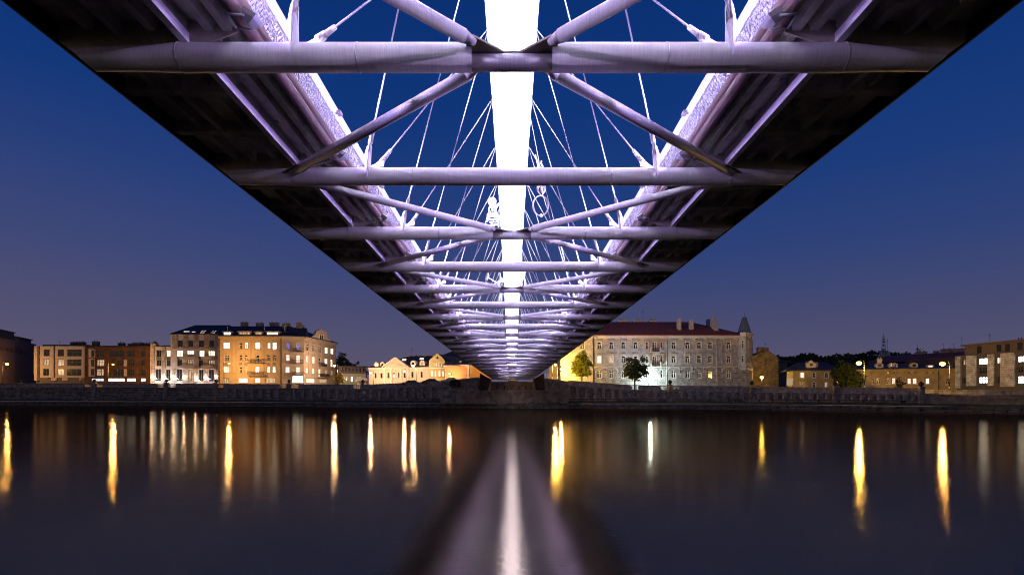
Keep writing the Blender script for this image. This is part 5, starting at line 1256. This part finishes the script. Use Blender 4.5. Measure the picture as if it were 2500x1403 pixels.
M['leafA'] = leafmat('leaves_green', (.16, .19, .02), (.36, .35, .04)); M['leafB'] = leafmat('leaves_dark', (.028, .042, .015), (.055, .07, .022)); M['leafC'] = leafmat('leaves_yellow', (.16, .13, .02), (.28, .20, .03))
def leaves(mb, c, rad, n, size, holes=5, squash=1.0):
    """leaf faces gathered in clumps through the volume"""
    clumps = []
    for i in range(holes * 10):
        v = Vector((random.gauss(0, 1), random.gauss(0, 1), random.gauss(0, 1))).normalized() * random.uniform(.35, 1.0) ** .6
        clumps.append((Vector((v.x * rad[0], v.y * rad[1], v.z * rad[2])) * random.uniform(.60, 1.12), random.uniform(.09, .21) * min(rad)))
    for i in range(n):
        cc, cr_ = random.choice(clumps)
        p = c + cc + Vector((random.gauss(0, 1), random.gauss(0, 1), random.gauss(0, .8))) * cr_
        a = Vector((random.gauss(0, 1), random.gauss(0, 1), random.gauss(0, 1))).normalized(); b_ = a.orthogonal().normalized(); s = size * random.uniform(.6, 1.4)
        mb.add([p - a * s, p + b_ * s * .6, p + a * s, p - b_ * s * .6], [(0, 1, 2, 3)])
def tree(px, r0, r1, wpx, Y, base, leaf, label, n=3500, name='leafy_tree', trunk=.22, size=.26, crown_low=.28):
    X, zt = XZ(px, r0, Y); rx = wpx * Y / F / 2; zb = base
    root = empty(name, (X, Y, zb), label, 'tree')
    H = zt - zb; c = Vector((X, Y, zb + H * (crown_low + (1 - crown_low) / 2))); rad = (rx, rx * .9, H * (1 - crown_low) / 2)
    mb = MB(); mb.tube((X, Y, zb - .2), (X + .1, Y, zb + H * .45), trunk, trunk * .6, n=8); mb.tube((X + .1, Y, zb + H * .45), (X, Y, zb + H * .8), trunk * .6, trunk * .2, n=6); mb.build('trunk', M['bark'], root)
    mb = MB()
    for i in range(7):
        a = i * 2.4; z_ = zb + H * (.3 + .07 * i); mb.tube((X + .05, Y, z_), (X + math.cos(a) * rx * .75, Y + math.sin(a) * rx * .7, z_ + H * .18), trunk * .32, .03, n=5)
    mb.build('branches', M['bark'], root)
    mb = MB(); leaves(mb, c, (rad[0] * .92, rad[1] * .92, rad[2] * .92), n, size); mb.build('crown', leaf, root, fixn=False)
    return root
tree(1420, 858, 928, 58, 127, 1.8, M['leafA'], 'round tree glowing yellow green in lamplight right of the bridge', 4200, crown_low=.14)
tree(1549, 868, 938, 66, 127, 1.0, M['leafB'], 'dark green tree in front of the big tenement, left of the lit doorway', 4200, crown_low=.16)
tree(828, 906, 934, 26, 146, 1.2, M['leafC'], 'small yellow leaved tree at the end of the ochre tenement', 1400, trunk=.1, size=.17)
tree(836, 858, 930, 42, 185, 1.2, M['leafB'], 'dark tree behind the receding end of the ochre tenement', 2000)
tree(862, 876, 930, 44, 190, 1.2, M['leafB'], 'lower dark tree beyond the pale green building', 1600)
tree(889, 888, 930, 18, 195, 1.2, M['leafB'], 'small pointed dark tree left of the cream pedimented house', 800)
tree(201, 918, 933, 8, 160, 1.4, M['leafC'], 'tiny yellow sapling between the pale flats and the brown brick flats', 350, trunk=.05, size=.12)
tree(2062, 879, 942, 76, 115, .2, M['leafB'], 'broad dark tree between the small yellow house and the long yellow house', 4200, crown_low=.12)
tree(2088, 903, 944, 44, 111, .2, M['leafB'], 'low bushy tree under the yellow lamp', 2200, crown_low=.1)
tree(2195, 915, 946, 24, 112, .2, M['leafB'], 'bare looking climber bush against the long yellow house', 700, name='bush', crown_low=.05, size=.14, trunk=.05)
for px, r, w_, lb in ((2238, 848, 46, 'dark tree crown above the roofs right of the radio mast'), (2262, 858, 30, 'small dark tree crown above the roofs, right of the bigger one'), (2318, 851, 42, 'dark tree between the antennas and the modern flats'), (2352, 848, 46, 'wide dark tree just left of the modern flats'), (2395, 846, 26, 'dark tree top showing over the left part of the modern flats')):
    tree(px, r, 930, w_, 205, 2, M['leafB'], lb, 1500, size=.3)
for i, (px, r, w_) in enumerate(((1985, 936, 12), (2420, 946, 14))): pass
# climbing bush tufts on the ramp wall left of the bridge
X, z = XZ(1113, 933, 112.5); root = empty('shrub', (X, 112.6, z), 'scruffy dark shrub growing on the bastion wall left of the bridge', 'shrub')
mb = MB(); leaves(mb, Vector((X, 111.0, z - .3)), (1.6, .4, 1.0), 900, .12); mb.build('foliage', M['leafB'], root, fixn=False)
mb = MB(); mb.tube((X, 111.3, z - 1.4), (X + .2, 111.1, z), .04, n=5); mb.build('stem', M['bark'], root)

# wooded hill beyond the roofs
mb = MB(); prof = [(1780, 884), (1900, 873), (1935, 872), (1975, 866), (2010, 873), (2040, 870), (2080, 868), (2120, 862), (2160, 861), (2210, 866), (2300, 872), (2420, 878), (2560, 880)]
for a in (0,):
    rings = []
    for px, r in prof:
        X, z = XZ(px, r + 5, 560); rings.append([(X, 430, 2), (X, 560, z), (X * 1.1, 760, z * .7), (X * 1.2, 1000, 5)])
    mb.loft(rings, closed=False, caps=False)
mb.build('hill', mat('hill_ground', (.03, .035, .025), .95), None, kind='structure')
random.seed(31); mb = MB()
for i in range(16000):
    px = random.uniform(1790, 2540)
    for a, b_ in zip(prof[:-1], prof[1:]):
        if a[0] <= px <= b_[0]: r = a[1] + (b_[1] - a[1]) * (px - a[0]) / (b_[0] - a[0])
    Y = random.uniform(480, 590); X, z = XZ(px, r + 5, 560); z = z * min(1, (Y - 430) / 130.) + 1
    bump = 2.6 * abs(math.sin(px * .11) * math.sin(px * .037 + 1)) + 1.5 * abs(math.sin(px * .33))
    p = Vector((X * Y / 560, Y, z + random.random() ** .7 * (1.2 + bump))); a = Vector((random.gauss(0, 1), random.gauss(0, .3), random.gauss(0, 1))).normalized(); b2 = Vector((a.z, 0, -a.x)).normalized(); s = random.uniform(.5, 1.1)
    mb.add([p - a * s, p + b2 * s * .7, p + a * s, p - b2 * s * .7], [(0, 1, 2, 3)])
mb.build('wood', M['leafB'], None, 'distant wooded ridge beyond the roofs on the right', 'wood', kind='stuff', fixn=False)
# radio mast
Xm, zt_ = XZ(2157, 820, 420); zb = XZ(2157, 868, 420)[1]
root = empty('radio_mast', (Xm, 420, zb), 'tall lattice radio mast with antennas on the wooded hill', 'mast')
mb = MB(); s = 1.1
for dx, dy in ((-s, -s), (s, -s), (s, s), (-s, s)): mb.tube((Xm + dx * 1.6, 420 + dy, zb - 6), (Xm + dx * .4, 420 + dy * .4, zt_), .14, .08, n=5)
n = 10
for i in range(n):
    z0 = zb + (zt_ - zb) * i / n; z1 = zb + (zt_ - zb) * (i + 1) / n; w0 = s * (1.6 - 1.2 * i / n); w1 = s * (1.6 - 1.2 * (i + 1) / n)
    mb.tube((Xm - w0, 419, z0), (Xm + w1, 419, z1), .08, n=4); mb.tube((Xm + w0, 419, z0), (Xm - w1, 419, z1), .08, n=4)
mb.build('lattice', M['grey'], root)
mb = MB()
for z_, r in ((.30, 1.5), (.5, 1.2), (.68, 1.0), (.8, .8)): zz = zb + (zt_ - zb) * z_; mb.tube((Xm, 420, zz), (Xm, 420, zz + .8), r, n=8)
mb.tube((Xm, 420, zt_ - 1), (Xm, 420, zt_ + 3), .1, n=5); mb.build('antenna_drums', M['grey'], root)
mb = MB(); mb.tube((Xm + 3, 420, zb - 4), (Xm + 3, 420, zt_ - 1), .13, n=5); mb.tube((Xm + 1.4, 420, zt_ - 4.2), (Xm + 4.6, 420, zt_ - 4.2), .1, n=5); mb.build('side_mast', M['grey'], root)
mb = MB()
for q in range(7): mb.box(Xm - 4 + q * 1.3, Xm - 3.3 + q * 1.3, 419, 421, zb - 3, zb + 1 + (q * 7 % 4))
mb.build('equipment_cabins', M['grey'], root)

# ------------------------------------------------------------------ parked cars on the ramp left of the bridge
def car(px, row_top, Y, ln, body, label, flip=1):
    X, zr_ = XZ(px, row_top, Y); base = zr_ - 1.45
    root = empty('parked_car', (X, Y, base), label, 'car', 'cars parked on the ramp')
    h = ln / 2; side = [(-h, .35), (-h, .75), (-h + .15, .85), (-h * .62, .92), (-h * .30, 1.38), (h * .35, 1.42), (h * .72, .98), (h - .1, .85), (h, .6), (h, .35)]
    side = [(a * flip, z) for a, z in side]
    mb = MB(); k = len(side)
    def row(y, sc_): return [(X + a, Y + y, base + (z if z < .95 else .95 + (z - .95) * sc_)) for a, z in side]
    mb.loft([row(-.82, .2), row(-.72, .93), row(-.4, 1), row(.4, 1), row(.72, .93), row(.82, .2)], smooth=False); mb.build('body', body, root)
    mb = MB(); mb.add([(X + a * flip, Y - .775, base + z) for a, z in ((-h * .55, .97), (-h * .28, 1.30), (h * .33, 1.33), (h * .62, .99))], [(0, 1, 2, 3)]); mb.build('window', GLASS, root, fixn=False)
    for a in (-h * .62, h * .62):
        for y in (-.8, .8):
            mb = MB(); mb.tube((X + a, Y + y - .1, base + .32), (X + a, Y + y + .1, base + .32), .32, n=14); wh = mb.build('wheel', M['darkmetal'], root)
            mb = MB(); mb.tube((X + a, Y + y - .105, base + .32), (X + a, Y + y - .1, base + .32), .18, n=10); mb.build('rim', M['grey'], wh)
    for a, c in ((h * .98 * flip, 'headlight'), (-h * .98 * flip, 'taillight')):
        for y in (-.6, .6): mb = MB(); mb.box(X + a - .06, X + a + .06, Y + y - .12, Y + y + .12, base + .62, base + .76); mb.build(c, M['grey'], root)
    return root
cp = mat('car_paint_dark', (.05, .05, .06), .25, .3, .05); cs = mat('car_paint_silver', (.45, .44, .43), .3, .5, .05)
car(1004.5, 926.5, 124.5, 3.9, cp, 'small dark parked car under the tall bright lamp')
car(1055, 923.5, 122.5, 4.4, cp, 'dark parked car in front of the olive gabled house', -1)
car(1101, 921.3, 121.5, 4.2, cs, 'silver parked car in front of the orange house')

# bench, sign and life buoy post on the quay
X, z = XZ(889, 959, 121); zb = BERM + .05
root = empty('sign_post', (X, 121, zb), 'small white square sign on a post on the quay left of the bridge', 'sign')
mb = MB(); mb.tube((X, 121, zb), (X, 121, z + .3), .035, n=6); mb.build('post', M['grey'], root)
mb = MB(); mb.box(X - .28, X + .28, 120.93, 120.96, z - .1, z + .42); mb.build('board', mat('sign_white', (.8, .8, .8), .5), root)
X, z = XZ(212, 981.5, 142); root = empty('mooring_ladder', (X, 141.4, BERM), 'small pale mooring ladder rail at the quay edge far left', 'ladder')
mb = MB(); mb.path([(X - .22, 141.4, WATER), (X - .22, 141.4, BERM + .45), (X - .22, 142.0, BERM + .45), (X - .22, 142.0, BERM)], .03, 6); mb.path([(X + .22, 141.4, WATER), (X + .22, 141.4, BERM + .45), (X + .22, 142.0, BERM + .45), (X + .22, 142.0, BERM)], .03, 6)
for i in range(4): mb.tube((X - .22, 141.4, WATER + .2 + i * .25), (X + .22, 141.4, WATER + .2 + i * .25), .02, n=5)
mb.build('rails', M['frame_w'], root)
# railing along the ramp left and right of the bridge
def railing(px0, r0, px1, r1, Y, n, label, m=None):
    root = empty('guard_rail', (XZ((px0 + px1) / 2, (r0 + r1) / 2, Y)[0], Y, XZ(px0, r0, Y)[1] - 1.1), label, 'railing')
    mb = MB(); A = Vector((*XZ(px0, r0, Y),)); B = Vector((*XZ(px1, r1, Y),))
    for dz in (0, -.35, -.7): mb.tube((A.x, Y, A.y + dz), (B.x, Y, B.y + dz), .03, n=6)
    mb.build('rails', m or M['grey'], root); mb = MB()
    for i in range(n + 1): t = i / n; x = A.x + (B.x - A.x) * t; z = A.y + (B.y - A.y) * t; mb.tube((x, Y, z - 1.1), (x, Y, z), .03, n=6)
    mb.build('rail_posts', m or M['grey'], root)
railing(1332, 911, 1382, 920, 114.5, 7, 'pale metal railing on the ramp between the bridge and the big tenement', M['frame_w'])
railing(1130, 914, 1171, 916, 115, 6, 'thin metal railing on the bastion in front of the orange house')
railing(1078, 932, 1112, 932, 116.8, 4, 'low mesh railing on the wall left of the stone bastion')
# pale wall stub and ramp house between bridge and tenement
f = Face(1340, 150, 1370, 146); b = empty('wall_house', f.world(f.L / 2, 0, 2), 'buff blank house wall lit yellow between the bridge and the big tenement', 'building', G)
facade(b, f, 1, f.z(1355, 889), [], mat('buff_wall', (.33, .26, .16), .9), D=8); hip(b, f, 0, f.L, 8, f.z(1355, 889), f.z(1355, 880), 0, 0, M['slate'])

# ------------------------------------------------------------------ acrobat sculptures hung between arch and cables
def figure(name, joints, bones, radii, root_j, parent, m):
    """one continuous skinned body"""
    names = list(joints); me = bpy.data.meshes.new(name); o0 = ORG[parent.as_pointer()]
    me.from_pydata([tuple(Vector(joints[n]) - o0) for n in names], [(names.index(a), names.index(b)) for a, b in bones], [])
    me.materials.append(m)
    o = bpy.data.objects.new(name, me); C.objects.link(o); o.parent = parent; ORG[o.as_pointer()] = o0
    sk = o.modifiers.new('skin', 'SKIN'); sk.use_smooth_shade = True
    if not me.skin_vertices:
        bm = bmesh.new(); bm.from_mesh(me); bm.verts.layers.skin.verify(); bm.to_mesh(me); bm.free()
    for i, n in enumerate(names):
        r = radii.get(n, .05); me.skin_vertices[0].data[i].radius = (r, r); me.skin_vertices[0].data[i].use_root = (n == root_j)
    ss = o.modifiers.new('sub', 'SUBSURF'); ss.levels = 1; ss.render_levels = 2
    return o
BON = [('pel', 'wai'), ('wai', 'che'), ('che', 'nek'), ('nek', 'hed'), ('hed', 'top'), ('che', 'shl'), ('shl', 'ell'), ('ell', 'wrl'), ('wrl', 'hal'), ('che', 'shr'), ('shr', 'elr'), ('elr', 'wrr'), ('wrr', 'har'), ('pel', 'hil'), ('hil', 'knl'), ('knl', 'anl'), ('anl', 'tol'), ('pel', 'hir'), ('hir', 'knr'), ('knr', 'anr'), ('anr', 'tor')]
RAD = dict(pel=.14, wai=.115, che=.15, nek=.055, hed=.10, top=.07, shl=.07, ell=.045, wrl=.03, hal=.03, shr=.07, elr=.045, wrr=.03, har=.03, hil=.10, knl=.06, anl=.04, tol=.035, hir=.10, knr=.06, anr=.04, tor=.035)
def mirror_pose(c, d, sc_=1.0, rot=0.0):
    c = Vector(c); R3 = Matrix.Rotation(rot, 3, 'Y'); return {k: c + R3 @ (Vector(v) * sc_) for k, v in d.items()}
def cablebit(root, a, b, r=.012): mb = MB(); mb.tube(a, b, r, n=5); return mb.build('rigging_cable', M['cable'], root)
# ring acrobat, head down, gripping a hoop
Y = 27.0; X, z = XZ(1320, 452, Y)
d = dict(pel=(0, 0, .35), wai=(.0, 0, .12), che=(.02, 0, -.10), nek=(.05, 0, -.32), hed=(.08, -.03, -.44), top=(.10, -.05, -.56), shl=(-.16, 0, -.16), ell=(-.16, -.03, -.44), wrl=(-.02, -.02, -.62), hal=(.03, -.02, -.70), shr=(.18, 0, -.16), elr=(.22, -.03, -.44), wrr=(.09, -.02, -.62), har=(.05, -.02, -.71), hil=(-.10, 0, .40), knl=(-.13, -.12, .84), anl=(-.22, .02, 1.22), tol=(-.27, .02, 1.40), hir=(.09, 0, .40), knr=(.13, -.05, .70), anr=(.03, .1, .98), tor=(.05, .1, 1.14))
root = empty('acrobat_sculpture', (X, Y, z), 'pale acrobat sculpture hanging head down from a cable, gripping a round hoop', 'sculpture', 'acrobat sculptures hung over the bridge')
figure('body', mirror_pose((X, Y, z + .15), d), BON, RAD, 'pel', root, M['bronze'])
mb = MB(); cz = z - 1.02; pr = None; pts = [(X + .38 * math.cos(t), Y, cz + .50 * math.sin(t)) for t in [2 * math.pi * i / 28 for i in range(29)]]
mb.path(pts, .035, 8); hp = mb.build('hoop', M['bronze'], root)
mb = MB(); mb.ball((X + .03, Y, cz - .5), .09, 8, 6); mb.build('counterweight', M['bronze'], hp)
cablebit(root, (X + .05, Y, z + .5), (.92, Y - .5, Za(Y - .5) + .1)); cablebit(root, (X + .05, Y, z + .5), (3.2, Y + 3, Zb(Y) + .8))
# seated figure with a round bundle and planks, left of the arch
Y = 29.5; X, z = XZ(1207, 520, Y)
d = dict(pel=(0, 0, 0), wai=(-.02, 0, .2), che=(-.03, 0, .40), nek=(-.04, 0, .58), hed=(-.05, -.03, .70), top=(-.05, -.03, .82), shl=(-.2, 0, .46), ell=(-.30, -.1, .24), wrl=(-.22, -.2, .05), hal=(-.18, -.22, 0), shr=(.15, 0, .46), elr=(.30, -.05, .60), wrr=(.44, -.05, .74), har=(.50, -.05, .80), hil=(-.1, 0, -.04), knl=(-.36, -.25, -.08), anl=(-.34, -.2, -.46), tol=(-.46, -.28, -.50), hir=(.1, 0, -.04), knr=(.14, -.35, -.1), anr=(.14, -.3, -.5), tor=(.1, -.4, -.54))
root = empty('acrobat_sculpture', (X, Y, z), 'pale seated acrobat sculpture with a round bundle and planks, left of the glowing arch', 'sculpture', 'acrobat sculptures hung over the bridge')
figure('body', mirror_pose((X, Y, z - .05), d), BON, RAD, 'pel', root, M['bronze'])
mb = MB(); mb.ball((X - .12, Y, z + .62), .24, 12, 8); mb.build('bundle', M['bronze'], root)
mb = MB()
for q in range(4): mb.obox(((X, Y), (1, 0), (0, 1)), -.38 + .06 * q, .28, -.05, .05, z - .22 - .15 * q, z - .16 - .15 * q)
mb.obox(((X, Y), (1, 0), (0, 1)), .2, .27, -.06, .06, z - .75, z - .1); mb.build('planks', M['bronze'], root)
cablebit(root, (X + .3, Y, z + .3), (-.9, Y, Za(Y) + .1)); cablebit(root, (X - .1, Y, z - .1), (-3.3, Y - 2, Zb(Y) + .8))
# farther figures
for px, r, Y, lab, rt, props in ((1216, 690, 52, 'pale sculpture of a figure pushing a bar, far along the bridge left of the arch', .9, 1), (1277, 676, 50, 'pale sculpture of a figure with spread arms on a trapeze right of the arch', 0, 2), (1222, 724, 62, 'smallest pale figure sculpture with raised arms, far left of the arch', .1, 0)):
    X, z = XZ(px, r, Y)
    d = dict(pel=(0, 0, 0), wai=(0, 0, .2), che=(0, 0, .42), nek=(0, 0, .6), hed=(0, -.03, .72), top=(0, -.03, .84), shl=(-.19, 0, .48), ell=(-.42, 0, .6), wrl=(-.62, 0, .72), hal=(-.7, 0, .76), shr=(.19, 0, .48), elr=(.42, 0, .6), wrr=(.62, 0, .74), har=(.7, 0, .78), hil=(-.1, 0, -.05), knl=(-.13, -.08, -.45), anl=(-.15, .05, -.85), tol=(-.17, -.08, -.9), hir=(.1, 0, -.05), knr=(.14, -.08, -.45), anr=(.15, .05, -.85), tor=(.17, -.08, -.9))
    root = empty('acrobat_sculpture', (X, Y, z), lab, 'sculpture', 'acrobat sculptures hung over the bridge')
    figure('body', mirror_pose((X, Y, z), d, 1.0, rt), BON, RAD, 'pel', root, M['bronze'])
    if props == 2: mb = MB(); mb.tube((X - .9, Y, z - .8), (X + .8, Y, z - 1.1), .06, n=6); mb.tube((X - .25, Y, z - .1), (X - .3, Y, z - .9), .03, n=5); mb.tube((X + .15, Y, z - .1), (X + .1, Y, z - .95), .03, n=5); mb.build('trapeze', M['bronze'], root)
    if props == 1: mb = MB(); mb.tube((X - 1.1, Y, z + .6), (X + .2, Y, z - .2), .06, n=6); mb.tube((X - 1.1, Y, z + .3), (X - 1.0, Y, z + .95), .12, n=8); mb.build('bar', M['bronze'], root)
    cablebit(root, (X, Y, z + .7), ((-.9 if X < 0 else .9), Y, Za(Y) + .1)); cablebit(root, (X, Y, z - .1), ((-1 if X < 0 else 1) * (Xs(Y) - 1.8), Y + 2, Zb(Y) + .4))
